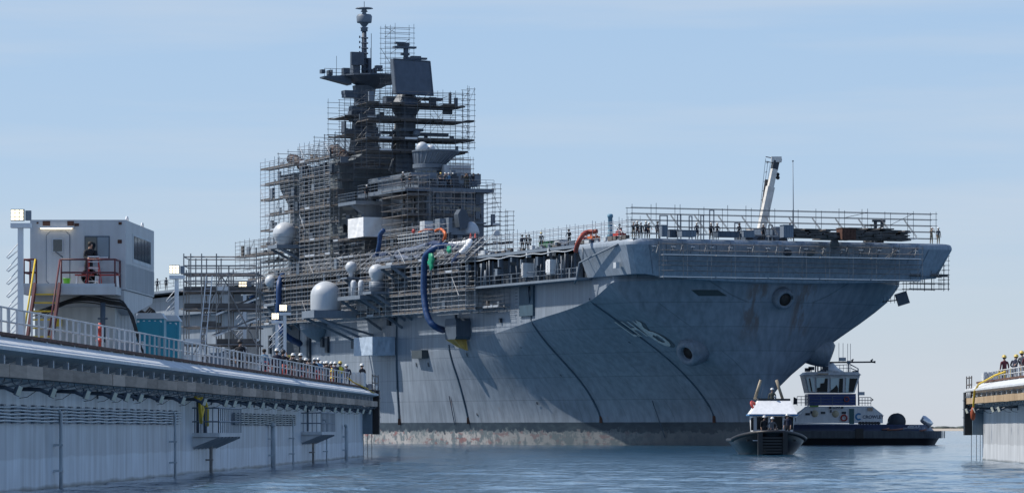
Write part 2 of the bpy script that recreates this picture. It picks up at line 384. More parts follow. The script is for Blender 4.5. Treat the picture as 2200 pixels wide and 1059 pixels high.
def hull_mat():
    m = bpy.data.materials.new('hull paint with worn boot topping'); m.use_nodes = True; t = m.node_tree; b = t.nodes['Principled BSDF']
    b.inputs['Roughness'].default_value = .45; g = nd(t, 'ShaderNodeNewGeometry'); lk = t.links.new
    def dotv(v):
        n = nd(t, 'ShaderNodeVectorMath', operation='DOT_PRODUCT'); n.inputs[1].default_value = v; lk(g.outputs['Position'], n.inputs[0]); return n.outputs['Value']
    U = dotv((-SN, CN, 0)); Z = dotv((0, 0, 1)); V = dotv((CN, SN, 0))
    def comb(a, bb, c=None):
        n = nd(t, 'ShaderNodeCombineXYZ'); lk(a, n.inputs[0]); lk(bb, n.inputs[1]); 
        if c is not None: lk(c, n.inputs[2])
        return n.outputs[0]
    def mapp(src, sc): n = nd(t, 'ShaderNodeMapping'); n.inputs['Scale'].default_value = sc; lk(src, n.inputs[0]); return n.outputs[0]
    def noise(src, s, d=5, rough=.55): n = nd(t, 'ShaderNodeTexNoise'); n.inputs['Scale'].default_value = s; n.inputs['Detail'].default_value = d; n.inputs['Roughness'].default_value = rough; lk(src, n.inputs['Vector']); return n.outputs['Fac']
    def mr(src, a, bb, c, d): n = nd(t, 'ShaderNodeMapRange'); n.inputs['From Min'].default_value = a; n.inputs['From Max'].default_value = bb; n.inputs['To Min'].default_value = c; n.inputs['To Max'].default_value = d; lk(src, n.inputs['Value']); return n.outputs[0]
    def math_(op, a, bb): 
        n = nd(t, 'ShaderNodeMath', operation=op)
        for i, x in enumerate((a, bb)):
            if isinstance(x, (int, float)): n.inputs[i].default_value = x
            else: lk(x, n.inputs[i])
        return n.outputs[0]
    def mix(f, a, bb):
        n = nd(t, 'ShaderNodeMix', data_type='RGBA')
        for k, x in (('Factor', f), ('A', a), ('B', bb)):
            if isinstance(x, (int, float)): n.inputs[k].default_value = x
            elif isinstance(x, tuple): n.inputs[k].default_value = (*x, 1)
            else: lk(x, n.inputs[k])
        return n.outputs['Result']
    uvz = comb(U, Z, V)
    br = nd(t, 'ShaderNodeTexBrick'); br.inputs['Color1'].default_value = (.98, .98, .98, 1); br.inputs['Color2'].default_value = (1.03, 1.03, 1.03, 1); br.inputs['Mortar'].default_value = (.70, .70, .70, 1)
    br.inputs['Scale'].default_value = 1; br.inputs['Brick Width'].default_value = 7; br.inputs['Row Height'].default_value = 2.5; br.inputs['Mortar Size'].default_value = .045; br.inputs['Mortar Smooth'].default_value = .4
    lk(comb(U, Z), br.inputs['Vector'])
    base = mix(mr(noise(mapp(uvz, (.05, .12, .05)), 1, 3), .3, .7, 0, 1), (.195, .232, .28), (.24, .275, .325))
    streak = mr(noise(mapp(uvz, (1.6, .09, 1.6)), 1, 5), .35, .75, 1.08, .68)
    blot = mr(noise(mapp(uvz, (.5, .35, .5)), 1, 6), .35, .7, .93, 1.05)
    fac = math_('MULTIPLY', streak, blot)
    c1 = nd(t, 'ShaderNodeVectorMath', operation='MULTIPLY'); lk(base, c1.inputs[0]); lk(br.outputs['Color'], c1.inputs[1])
    c2 = nd(t, 'ShaderNodeVectorMath', operation='SCALE'); lk(c1.outputs[0], c2.inputs[0]); lk(fac, c2.inputs['Scale']); col = c2.outputs[0]
    # rust streaks hanging from the lower strakes
    rs = mr(noise(mapp(uvz, (1.1, .16, 1.1)), 1, 6, .62), .60, .68, 0, .75)
    zone = math_('MULTIPLY', mr(Z, 2.4, 3.2, 0, 1), mr(Z, 4.2, 6.2, 1, 0)); zone2 = mr(noise(mapp(uvz, (.07, .1, .07)), 1, 2), .47, .6, 0, 1)
    col = mix(math_('MULTIPLY', math_('MULTIPLY', rs, zone), zone2), col, (.17, .085, .05))
    rs2 = mr(noise(mapp(comb(V, Z, U), (1.0, .22, .6)), 1.1, 6, .6), .44, .54, 0, .65)
    bowz = math_('MULTIPLY', math_('MULTIPLY', mr(Z, 10.5, 13, 0, 1), mr(Z, 16.8, 17.0, 1, 0)), mr(U, float(U0 + 5), float(U0 + 7), 1, 0))
    vab = nd(t, 'ShaderNodeMath', operation='ABSOLUTE'); lk(math_('SUBTRACT', V, V0), vab.inputs[0])
    bowz = math_('MULTIPLY', bowz, math_('MULTIPLY', mr(vab.outputs[0], 1.3, 1.8, 0, 1), mr(vab.outputs[0], 3.6, 4.2, 1, 0)))
    col = mix(math_('MULTIPLY', rs2, bowz), col, (.15, .095, .07))
    # dark boot top, then worn antifouling in white, green grey and red
    edge = math_('ADD', Z, mr(noise(mapp(uvz, (2.2, .6, 2.2)), 1, 4), 0, 1, -.05, .05))
    boot = mix(mr(noise(mapp(uvz, (.8, 1.6, .8)), 1, 5), .45, .75, 0, .5), (.018, .03, .045), (.07, .10, .115))
    col = mix(mr(edge, 2.48, 2.52, 1, 0), col, boot)
    wn = noise(mapp(uvz, (.55, .5, .55)), 1.6, 8, .7)
    anti = mix(mr(wn, .46, .53, 0, 1), (.14, .165, .175), (.44, .41, .39)); anti = mix(mr(noise(mapp(uvz, (.35, .7, .35)), 1.9, 7, .7), .55, .60, 0, .85), anti, (.26, .11, .10))
    anti = mix(mr(noise(mapp(uvz, (.12, .1, .12)), 1.1, 4), .42, .62, .0, .4), anti, (.12, .15, .155))
    dk = mr(U, float(U0 + 18), float(U0 + 62), .93, .0)
    anti = mix(dk, anti, (.07, .085, .095))
    zz = math_('ADD', Z, mr(wn, .3, .7, -.55, .55)); col = mix(mr(zz, 1.45, 1.55, 1, 0), col, anti)
    lk(col, b.inputs['Base Color'])
    bp = nd(t, 'ShaderNodeBump'); bp.inputs['Strength'].default_value = .35; bp.inputs['Distance'].default_value = .12
    lk(noise(mapp(uvz, (.45, .45, .45)), 1, 2), bp.inputs['Height']); lk(bp.outputs[0], b.inputs['Normal'])
    return m
U0 = SX0 * -SN + SY0 * CN; V0 = SX0 * CN + SY0 * SN
build_hull()
# deck edge fascia (bow plate, rounded top), deck slab
def ring(v_half, u0, z, c=.9):
    return [(u0 + c, v_half), (u0, v_half - c)]
def fascia():
    mb = MB(); n = 24; rows = []
    prof = [(21.35, .55, .5), (21.3, .22, .25), (21.15, .05, .08), (20.9, 0, 0), (20.7, 0, 0)]
    def pt(z, inu, inv, i):
        # i from 0..n across the bow, then sides
        return None
    def outline(z, du, dv, dip=0):
        pts = [S(14.2, 18.2 - dv, z), S(8, 18.2 - dv, z), S(1.3 + du, 18.2 - dv, z), S(.55 + du, 17.9 - dv, z), S(.05 + du, 17.3 - dv, z)]
        for k in range(1, n): 
            f = k / n; v = (17.3 - dv) * (1 - f) - (18.5 - dv) * f; pts.append(S(du, v, z - dip * math.sin(math.pi * f) ** .6))
        pts += [S(.05 + du, -18.5 + dv, z), S(.55 + du, -19.1 + dv, z), S(1.3 + du, -19.4 + dv, z), S(8, -19.4 + dv, z), S(14.2, -19.0 + dv, z)]
        return pts
    rows = [outline(z, a, b_) for z, a, b_ in prof]
    mb.grid(rows, True)
    lower = [outline(20.7, 0, 0), outline(17.75, 1.35, 1.15, .75), outline(17.75, 2.6, 1.9, .45)]
    mb.grid(lower, False)
    o = mb.build('bow_fascia', mat('bow fascia paint', (.27, .32, .38), .5, 0, .12, .2, .5), ship)
    return o
fascia()
MB().box((.5, -17.75, 20.9), (215, 17.75, 21.32), S).build('flight_deck', mat('deck coating', (.08, .085, .09), .9), ship)
for sg in (1, -1):
    MB().box((14.2, sg * 17.4, 20.92), (215, sg * 18.25, 21.25), S).build('deck_edge_girder', haze_grey, ship)
    MB().box((14.2, sg * 16.4, 17.55), (215, sg * 18.35, 17.8), S).build('gallery_ledge', haze_grey, ship)
# vertical seams / stiffeners on bow plate
for k in range(18):
    v = 16.2 - k * 1.9
    MB().bar(S(-.02, v, 20.7), S(1.25, v * .94, 17.8 - .0), .05).build('stiffener', haze_grey, ship)
# round mooring ports in bow plate
for px, py, hole in ((1689, 540, 1), (1737, 540, 0), (1786, 525, 0)):
    v = sv(px, .5); z = zat(py, sY(.5, v)); u = (20.7 - z) / 2.95 * 1.35
    a = S(u - .03, v, z); mb = MB(); ax = (S(0, 0, 0) - S(1, 0, 0)).normalized()
    mb.lathe([(.0, .06), (.38, .06), (.40, .02), (.55, .02), (.55, 0)], a, 18, ax); mb.build('mooring_port', shadow_steel if hole else mat('old port plate', (.12, .15, .17), .6), ship)
# dark rubbing strips that follow the frames
for u, z0, z1 in ((14.9, 2.9, 15.6), (31.4, 2.9, 17.4), (56.7, 2.8, 11.5), (74.3, 2.7, 16.8)):
    pts = [S(u, hullb(u, z) + .06, z) for z in frange(z0, z1, 22)]
    MB().tube(pts, .11, 5).build('rubbing_strip', mat('strip paint', (.06, .095, .13), .6, 0, .2), ship)
    e = pts[0]; MB().box((-.16, -.14, -.45), (.16, .14, .3), lambda x, y, z: e + Vector((x, y, z))).build('strip_shoe', rust, ship)
# short hanging lines near the waterline
for px, y0, y1 in ((967, 850, 912), (1425, 860, 940)):
    u, v, z0 = SP(px, y0, 13.5 if px < 1000 else 5.0)
    for _ in range(6): v = hullb(u, z0); u = su(px, v); z0 = zat(y0, sY(u, v))
    v = hullb(u, z0); z1 = zat(y1, sY(u, v))
    MB().bar(S(u, v + .12, z0), S(u, hullb(u, z1) + .12, z1), .07).build('overboard_pipe', dark_grey, ship)
# anchors pockets: bolsters with mouths in rust darkened for the shade inside
for sg in (1, -1):
    u = 8.6; z = 10.2; v = hullb(u, z); c = S(u, sg * (v - .5), z); out = (S(-.55, sg * 1.0, -.42) - S(0, 0, 0)).normalized()
    mb = MB(); mb.lathe([(1.75, -1.2), (1.7, 0), (1.6, .8), (1.42, 1.4), (1.15, 1.72), (.85, 1.75), (.7, 1.55), (.62, .9)], c, 26, out); b_ = mb.build('anchor_bolster', mat('bolster paint', (.17, .20, .24), .5, 0, .12, .2, 1.5), ship)
    MB().lathe([(.0, 1.2), (.72, 1.22), (.72, 1.1)], c, 20, out).build('anchor_flukes', mat('shaded mouth rust', (.035, .028, .026), .7, 0, .4), b_)
c = S(1.9, 0, 15.4); out = (S(-1, 0, -.35) - S(0, 0, 0)).normalized()
mb = MB(); mb.lathe([(1.15, -1.0), (1.12, .2), (1.0, .5), (.85, .6), (.72, .55), (.68, .1)], c, 24, out); b_ = mb.build('bull_nose', mat('bolster paint', (.17, .20, .24)), ship)
MB().lathe([(0, .3), (.72, .32), (.72, .2)], c, 18, out).build('fairlead_mouth', mat('shaded mouth rust', (.035, .028, .026)), b_)  # same rust, darkened for the shade in the mouth
# bow recess hatch and small pads on the flare
def onhull(px, py, it=8, v=10.0):
    for _ in range(it):
        u = su(px, v); z = zat(py, sY(u, v)); v = hullb(max(u, 2), z)
    return u, v, z
for px, py, w, h in ((1360, 627, .95, .6), (1375, 634, .5, .35), (1391, 635, .5, .35), (1004, 762, .28, .4), (895, 783, .3, .5), (921, 783, .3, .5), (1026, 890, .25, .3), (1152, 866, .3, .3), (1202, 806, .15, .2), (1120, 747, .15, .15), (1300, 735, .15, .15)):
    u, v, z = onhull(px, py)
    rows = [[S(u + a * w / 2, hullb(u + a * w / 2, z + b_ * h / 2) + .07, z + b_ * h / 2) for a in (-1, -.3, .3, 1)] for b_ in (-1, -.3, .3, 1)]
    MB().grid(rows).build('hull_fitting', shadow_steel if w < .5 else mat('fitting green grey', (.045, .06, .065), .6), ship)
# hull number painted on the flare
num = mat('faded hull number paint', (.58, .58, .56), .6, 0, .15, .2, 3)
numd = mat('hull number shadow paint', (.09, .11, .13), .6)
def paint_text(txt, px, py, size, sc_u, off, m, lab, du=0, dz=0):
    u, v, z = onhull(px, py)
    def fn(x, y): uu = u - x * sc_u + du; zz = z + y + dz; return S(uu, hullb(uu, zz) + off, zz)
    mb = MB(); text_into(mb, txt, size, fn, thick=.02); mb.build(lab, m, ship)
paint_text('LHA', 1338, 708, 2.2, 1.0, .17, num, 'hull_letters')
paint_text('6', 1407, 719, 3.9, 1.35, .08, numd, 'hull_number_shadow', -.35, -.15)
paint_text('6', 1407, 719, 3.9, 1.35, .16, num, 'hull_number')

# ------------------------------------------------ gallery under the flight deck, starboard side
MB().box((14.2, 16.52, 17.8), (140, 16.7, 20.5), S).build('gallery_bulkhead', shadow_steel, ship)  # dark sheet over the hull side, recess shade put into its colour
u = 15.6
rg = random.Random(4)
while u < 108:
    MB().beam(S(u, 17.9, 17.8), S(u, 17.9, 20.5), .22, .3).build('gallery_stanchion', dark_grey, ship)
    if rg.random() < .6: MB().box((u + .5, 16.8, 17.8), (u + .5 + rg.uniform(.6, 1.6), 17.4, 17.8 + rg.uniform(.7, 2.0)), S).build('gallery_locker', rg.choice([haze_grey, dark_grey, dark_grey]), ship)
    u += rg.uniform(2.0, 3.1)
for z in (18.3, 18.8):
    MB().bar(S(14.2, 18.3, z), S(110, 18.3, z), .03).build('gallery_rail', haze_grey, ship)
rg = random.Random(44)
for k in range(95):
    u = rg.uniform(15, 107); w, h = rg.uniform(.12, .7), rg.uniform(.15, 1.1); z = rg.uniform(17.85, 20.6)
    if rg.random() < .5: MB().box((u, rg.uniform(17.0, 18.1), z), (u + w, 18.32, min(21.2, z + h)), S).build('gallery_fitting', rg.choice([haze_grey, dark_grey, pale_grey, dark_grey]), ship)
    else: MB().bar(S(u, 18.3, 17.85), S(u + rg.uniform(-.5, .5), 18.3, rg.uniform(19, 20.9)), rg.uniform(.04, .1), 6).build('gallery_pipe', rg.choice([haze_grey, dark_grey]), ship)
for k in range(60):
    u = rg.uniform(1.5, 45); MB().box((u, 17.6, 21.3), (u + rg.uniform(.2, 1.3), 17.6 + rg.uniform(.1, .5), 21.3 + rg.uniform(.08, .5)), S).build('deck_edge_fitting', rg.choice([haze_grey, pale_grey, plank_mat, dark_grey]), ship)
MB().tube([S(u, 18.35, 20.7 + .08 * math.sin(u)) for u in np.arange(14, 60, 1.0)], .06, 5).build('fire_main', pale_grey, ship)
# open pipe runs on the bow side facet
MB().tube([S(15.5, 18.0, 17.2), S(14.0, 18.3, 18.0), S(13.4, 18.32, 19.3), S(9.5, 18.32, 19.9), S(3.2, 18.32, 20.8)], .1, 6).build('drain_pipe', haze_grey, ship)
MB().tube([S(12.6, 18.32, 20.9), S(12.4, 18.32, 19.4)], .08, 6).build('drain_pipe', haze_grey, ship)
MB().box((4.2, 17.7, 18.4), (4.9, 18.1, 19.0), S).build('deck_edge_light', pale_grey, ship)
# white equipment cabinets standing on the ledge
def cabinet(px0, px1, y0, y1, n, lab):
    u1, u0 = su(px0, 18.6), su(px1, 17.2); z0, z1 = zat(y1, sY(u0, 18)), zat(y0, sY(u0, 18))
    r_ = thing('equipment_cabinet', lab, 'cabinet', S((u0 + u1) / 2, 18, z0))
    for k in range(n):
        a0 = u0 + (u1 - u0) * k / n
        o = MB().box((a0 + .04, 17.1, z0), (a0 + (u1 - u0) / n - .04, 18.75, z1), S).build('cabinet_body', white, r_)
        MB().box((a0 + .15, 18.76, z0 + .15), (a0 + (u1 - u0) / n - .15, 18.8, z1 - .15), S).build('cabinet_door', white, o)
cabinet(1126, 1150, 565, 596, 3, 'row of white cabinets on the side gallery, farther from the bow')
cabinet(1184, 1203, 558, 589, 2, 'pair of white cabinets on the side gallery, nearer the bow')
# ladder bay and dark recess on the hull side
MB().box((30.4, 16.4, 14.2), (34.4, 16.75, 17.5), S).build('side_port', mat('recess door', (.045, .085, .12), .6), ship)
for k in range(9): MB().bar(S(34.9, 17.0, 14.3 + k * .36), S(34.3, 17.0, 14.3 + k * .36), .03).build('ladder_rung', shadow_steel, ship)
MB().tube([S(31.4, 16.8, 17.4), S(31.0, 17.0, 16.6), S(31.4, 16.7, 15.6)], .1, 6).build('drain_pipe', dark_grey, ship)
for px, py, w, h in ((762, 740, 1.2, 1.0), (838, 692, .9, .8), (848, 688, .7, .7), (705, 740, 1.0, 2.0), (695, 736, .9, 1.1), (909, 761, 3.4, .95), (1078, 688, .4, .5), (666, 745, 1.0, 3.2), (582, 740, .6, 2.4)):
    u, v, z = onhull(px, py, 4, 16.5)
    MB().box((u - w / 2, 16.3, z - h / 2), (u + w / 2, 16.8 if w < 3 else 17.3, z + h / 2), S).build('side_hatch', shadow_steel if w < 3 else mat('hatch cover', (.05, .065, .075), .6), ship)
# boat bays aft: flat dark panels painted as their shaded openings
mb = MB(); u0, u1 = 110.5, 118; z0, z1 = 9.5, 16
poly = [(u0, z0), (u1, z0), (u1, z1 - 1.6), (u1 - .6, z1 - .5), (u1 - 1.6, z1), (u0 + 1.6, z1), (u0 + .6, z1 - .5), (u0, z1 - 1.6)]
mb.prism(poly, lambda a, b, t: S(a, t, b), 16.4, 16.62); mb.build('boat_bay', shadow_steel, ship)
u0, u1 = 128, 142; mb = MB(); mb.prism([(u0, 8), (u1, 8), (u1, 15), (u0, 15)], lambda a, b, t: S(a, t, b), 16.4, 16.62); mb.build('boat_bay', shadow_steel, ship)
# bowl shaped sponson aft
mb = MB(); uc = su(672, 17.5); mb.lathe([(.4, -1.6), (1.6, -1.0), (2.5, -.1), (2.6, .2), (2.6, .9)], S(uc, 16.5, 14.4), 24, smooth=False); mb.build('sponson_bowl', haze_grey, ship)

# ------------------------------------------------ sponsons and radomes
def radome(px, py_top, py_bot, v, rad, style, lab=None):
    u = su(px, v); Y = sY(u, v); zt, zb = zat(py_top, Y), zat(py_bot, Y); c = S(u, v, 0); mb = MB(); h = zt - zb
    if style == 'capsule':
        hc = h - rad * .95; mb.lathe([(rad * .97, zb), (rad, zb + .2), (rad, zb + hc)] + [(rad * math.cos(a), zb + hc + rad * .95 * math.sin(a)) for a in frange(.1, 1.57, 9)], c, 32)
    elif style == 'ball':
        mb.lathe([(rad * .42, zb), (rad * .42, zb + h * .25)] + [(rad * math.sin(a), zt - rad - rad * math.cos(a)) for a in frange(.45, 3.14, 12)], c, 26)
    else:   # 'bulb': tapered cup below a dome
        e = zt - rad; mb.lathe([(rad * .68, zb), (rad * .70, zb + (e - zb) * .3), (rad * .80, zb + (e - zb) * .45), (rad, e - .05)] + [(rad * math.cos(a), e + rad * math.sin(a)) for a in frange(.05, 1.57, 9)], c, 30)
    o = mb.build('radome', pale_grey, ship)
    if style == 'capsule': MB().bar(S(u - rad * .9, v + .1, zb), S(u - rad * .92, v + .1, zt - rad), .03).build('seam', dark_grey, o); 
    return u, v, zb, zt
def platform(u0, u1, v0, v1, z, th=.35, rail=True, braces=True, m=None, zl=3.0, hull_v=16.5):
    m = m or haze_grey; o = MB().box((u0, v0, z - th), (u1, v1, z), S).build('sponson_platform', m, ship)
    if rail:
        mb = MB()
        for a in frange(u0, u1, 4): mb.bar(S(a, v1, z), S(a, v1, z + 1.0), .03)
        for zz in (.5, 1.0): mb.bar(S(u0, v1, z + zz), S(u1, v1, z + zz), .03); mb.bar(S(u0, v1, z + zz), S(u0, v0, z + zz), .03)
        mb.build('railing', haze_grey, o)
    if braces:
        for a in (u0 + .3, u1 - .3): MB().beam(S(a, v1 - .4, z - th), S(a, hull_v, z - th - zl), .25, .3).build('brace', haze_grey, o)
        MB().beam(S((u0 + u1) / 2, v1 - 1.2, z - th), S((u0 + u1) / 2, hull_v, z - th - zl * .6), .2, .25).build('brace', haze_grey, o)
    return o
u, v, zb, zt = radome(700, 604, 668, 22.6, 1.86, 'capsule'); platform(u - 2.3, u + 2.3, 16.5, 24.9, zb, .85, False, True, None, 3.4)
u, v, zb, zt = radome(755, 561, 596, 20.2, .74, 'ball'); platform(u - 1.1, u + 1.1, 17.5, 21.2, zb, .2, False)
MB().bar(S(u, v, zb - 3), S(u, v, zb), .35, 10).build('pedestal', haze_grey, ship)
u, v, zb, zt = radome(810, 567, 605, 20.5, 1.0, 'bulb'); MB().lathe([(.95, zb - 1.2), (.95, zb)], S(u, v, 0), 22).build('pedestal', haze_grey, ship); platform(u - 1.5, u + 1.5, 16.5, 21.8, zb - 1.2, .3, True, True, None, 3)
u, v, zb, zt = radome(559, 598, 628, 19.6, .8, 'ball'); platform(u - 1.5, u + 5, 16.5, 20.6, zb, .3, True)
u, v, zb, zt = radome(583, 590, 618, 19.6, .85, 'ball')
platform(su(790, 21), su(742, 21), 16.5, 22.0, zat(641, sY(85, 21)), .45, True, True, None, 3.4)
for px in (760, 776):
    u = su(px, 21); z = zat(641, sY(u, 21)); MB().lathe([(.36, z), (.38, z + 1.9), (.2, z + 2.2)], S(u, 21, 0), 12).build('life_raft', pale_grey, ship)
platform(su(855, 20.5), su(826, 20.5), 17, 21.4, zat(578, sY(75, 20)), .3, False)
platform(su(600, 19.5), su(578, 19.5), 17, 20.2, zat(655, sY(118, 20)), .3, True)
# aft radome on its bracket beside the stacks
u, v, zb, zt = radome(612, 477, 527, 19.6, 1.55, 'bulb'); platform(u - 1.9, u + 1.9, 13.5, 21.3, zb, .45, True, True, None, 3.5, 14)

# ------------------------------------------------ island: bridge house
IM = mat('island paint', (.13, .16, .20), .5, 0, .14, .14, .7); IM2 = mat('stack casing paint', (.12, .14, .155), .55, 0, .14, .16, .6)
isl = MB().box((72, 6.2, 21.3), (90, 13.5, 30.15), S).build('bridge_house', IM, ship)
MB().box((71.2, 5.2, 30.15), (88, 16.6, 30.6), S).build('bridge_wing', IM, isl)
MB().box((73.5, 7.4, 30.6), (88, 14.0, 32.1), S).build('pilothouse', IM, isl)
MB().box((74.5, 8.2, 32.1), (90, 14.6, 32.6), S).build('pilothouse_roof', IM, isl)
for v0 in np.arange(6.6, 12.8, 1.35):
    MB().box((71.9, v0, 27.6), (71.98, v0 + 1.0, 28.4), S).build('window', glass, isl)
for v0 in np.arange(7.8, 14.2, 1.05):
    MB().box((73.4, v0, 31.0), (73.47, v0 + .8, 31.8), S).build('window', glass, isl)
for u0 in np.arange(73, 88, 1.9):
    MB().box((u0, 13.5, 27.5), (u0 + 1.2, 13.6, 28.3), S).build('window', glass, isl)
for z in (23.8, 26.4, 28.9): MB().box((71.7, 6.0, z), (88, 14.0, z + .15), S).build('deck_edge', haze_grey, isl)
rg = random.Random(9)
for k in range(70):
    v0 = rg.uniform(6.4, 12.8); z0 = rg.choice([21.4, 24.0, 26.6, 28.6, 30.7]) + rg.uniform(0, .6); w, h = rg.uniform(.2, .9), rg.uniform(.3, 1.6)
    MB().box((72 - rg.uniform(.15, .5), v0, z0), (72.02, v0 + w, z0 + h), S).build('bulkhead_fitting', rg.choice([IM, dark_grey, shadow_steel, haze_grey]), isl)
for k in range(90):
    u0 = rg.uniform(72.5, 117); z0 = rg.uniform(21.5, 29); w, h = rg.uniform(.4, 1.8), rg.uniform(.3, 1.8)
    vb = 13.5 if u0 < 89 else 15.05
    MB().box((u0, vb - .03, z0), (u0 + w, vb + rg.uniform(.1, .45), z0 + h), S).build('bulkhead_fitting', rg.choice([IM, dark_grey, shadow_steel, haze_grey]), isl)
# flared flight control gallery
uc = 78.5; vc = sv(922, uc); zb = zat(362, sY(uc, vc)); zt = zat(326, sY(uc, vc)); shv = sv(922, uc) - sv(936, uc)
prof = [(1.75, zb - 2.0, 0), (1.75, zb - .1, 0), (2.0, zb, 0), (2.05, zb + .45, .05), (1.85, zb + .5, .1), (2.75, zt - .15, 1), (2.9, zt - .05, 1), (2.9, zt + .12, 1), (2.6, zt + .16, 1)]
def fc(rr, z, k_, t): return S(uc + rr * math.cos(t), vc - shv * k_ + rr * math.sin(t), z)
mb = MB(); mb.grid([[fc(rr, z, k_, 2 * math.pi * i / 32) for i in range(33)] for rr, z, k_ in prof], False); mb.add([fc(2.6, zt + .16, 1, 2 * math.pi * i / 32) for i in range(32)], [tuple(range(32))])
fl = mb.build('flight_control_tower', IM, ship)
for k in range(26): t = 2 * math.pi * k / 26; MB().bar(fc(1.92, zb + .5, .1, t), fc(2.82, zt - .12, 1, t), .055).build('rib', haze_grey, fl)
for k in range(9):
    t = math.pi + (k - 4) * .36; a, b_ = fc(1.79, 0, 0, t - .14), fc(1.79, 0, 0, t + .14); mb = MB(); mb.add([a + Vector((0, 0, zb - 1.4)), b_ + Vector((0, 0, zb - 1.4)), b_ + Vector((0, 0, zb - .35)), a + Vector((0, 0, zb - .35))], [(0, 1, 2, 3)]); mb.build('window', glass, fl)
MB().ball(S(uc, sv(907, uc), zt + .45), .72).build('radome', pale_grey, ship); MB().ball(S(uc, sv(926, uc), zt + .35), .5).build('radome', pale_grey, ship)
MB().box((76, sv(1012, 76), 30.6), (80, sv(955, 76), 33.7), S).build('equipment_room', pale_grey, ship)
# after house under the stacks
MB().box((90, 5.5, 21.3), (119, 15.0, 30), S).build('stack_house', IM2, ship)
def stack(u0, u1, zt, zs, zbt, vb, vi, lab, peak=1.2):
    # starboard face leans outward towards the top; front face is a plate with a sloped outer edge
    poly = [(vi, zbt), (vb, zbt), (17.0, zs), (17.2, zt - .3), (15.5, zt), (14.2, zt + peak * .7), (11.6, zt + peak), (10.6, zt + peak), (8.6, zt - 1.0), (6, zt - 2.3), (vi, zt - 2.6)]
    mb = MB(); mb.prism(poly, lambda a, b, t: S(t, a, b), u0, u1); o = mb.build(lab, IM2, ship)
    for z in frange(zs - 3.5, zt - 1, 6): MB().box((u0 - .1, vi, z), (u0, 15.5, z + .12), S).build('stiffener', haze_grey, o)
    return o
s2 = stack(92.6, 104, 35.2, 31.6, 26, 13.6, 2.2, 'stack_casing'); s1 = stack(107.6, 117, 34.9, 32.8, 26, 13.2, 6, 'stack_casing', .2)
for uu, vv, zz, oo in ((96, 15.3, 35.0, s2), (109.3, 16.3, 34.6, s1)):
    pts = [S(uu, vv, zz - .6)]
    for k in range(9):
        a = k / 8 * R(85); pts.append(S(uu + 2.6 * (1 - math.cos(a)) + .8 * k / 8, vv + .9 * (1 - math.cos(a)), zz + 1.9 * math.sin(a)))
    MB().tube(pts, .62, 14).build('exhaust_pipe', mat('sooty pipe', (.045, .035, .035), .7, 0, .4, 0, 3), oo)
    for k in (4, 7): 
        MB().tube([pts[k], pts[k] + (pts[k + 1] - pts[k]) * .3], .68, 14).build('pipe_collar', rust, oo)

# ------------------------------------------------ masts
def uvz(px, py, v): return SP(px, py, v)
um, vm = 100.8, 11.2; Ym = sY(um, vm); Z = lambda py: zat(py, Ym)
mast = MB().lathe([(2.1, Z(330)), (1.7, Z(300)), (1.3, Z(215)), (1.5, Z(185))], S(um, vm, 0), 8, smooth=False).build('after_mast', mast_grey, ship)
mb = MB(); a0, a1 = sv(692, um), sv(825, um)
mb.prism([(vm + 2, Z(178) - .4), (vm + 2, Z(164)), (a0, Z(168)), (a0, Z(171)), ], lambda a, b, t: S(t, a, b), um - .9, um + .9)
mb.build('yardarm', mast_grey, mast)
mb = MB(); mb.prism([(vm - 1, Z(186)), (vm - 1, Z(166)), (sv(842, um), Z(178)), (sv(842, um), Z(181))], lambda a, b, t: S(t, a, b), um - .6, um + .6)
mb.build('yardarm', mast_grey, mast)
mb = MB(); mb.lathe([(1.2, Z(190)), (3.8, Z(168)), (4.2, Z(166)), (4.2, Z(163))], S(um, vm - 1.0, 0), 12, smooth=False); mb.build('mast_platform', mast_grey, mast)
mb = MB()
for f in frange(a0, vm - 5.2, 15): mb.bar(S(um - .9, f, Z(168)), S(um - .9, f, Z(152)), .035)
for zz in (152, 160): mb.bar(S(um - .9, a0, Z(zz)), S(um - .9, vm - 5.2, Z(zz)), .03)
mb.build('mast_railing', mast_grey, mast)
mb = MB(); mb.bar(S(um, vm, Z(165)), S(um, vm, Z(66)), .42, 8, .3)
for k in range(8): mb.bar(S(um - .45, vm - .35 - .0, Z(160 - k * 11)), S(um - .45, vm + .55, Z(160 - k * 11)), .1); mb.bar(S(um, vm + .6, Z(160 - k * 11)), S(um, vm + .6, Z(155 - k * 11)), .12)
mb.bar(S(um, vm - .95, Z(165)), S(um, vm - .95, Z(72)), .05); mb.build('topmast', mast_grey, mast)
mb = MB(); mb.lathe([(.45, Z(68)), (.42, Z(62)), (.55, Z(61)), (.5, Z(60)), (.2, Z(58)), (.32, Z(57)), (.62, Z(50)), (.9, Z(50)), (.95, Z(47)), (1.0, Z(36)), (.85, Z(32)), (.3, Z(31)), (.25, Z(27)), (.45, Z(26)), (.3, Z(22)), (.3, Z(20)), (1.15, Z(19.5)), (1.0, Z(17.5)), (.1, Z(17))], S(um, vm, 0), 16); mb.build('beacon_antenna', pale_grey if 0 else haze_grey, mast)
MB().bar(S(um, vm, Z(18)), S(um, vm, Z(4)), .05).build('lightning_rod', mast_grey, mast)
def mastbox(px0, px1, y0, y1, u, d, m, name, par=mast):
    MB().box((u, sv(px1, u), zat(y1, sY(u, 11))), (u + d, sv(px0, u), zat(y0, sY(u, 11))), S).build(name, m, par)
mastbox(755, 782, 113, 141, um - .6, .5, mast_grey, 'antenna_panel'); mastbox(759, 774, 137, 164, um - .3, 1.2, mast_grey, 'antenna_mount')
for px0, px1, y0, y1 in ((809, 822, 140, 147), (806, 810, 145, 164), (738, 752, 148, 166), (792, 798, 125, 164), (691, 699, 153, 161), (706, 709, 154, 167), (712, 715, 153, 165), (800, 803, 148, 166), (814, 823, 148, 152)):
    mastbox(px0, px1, y0, y1, um - .8, .8, mast_grey, 'mast_fitting')
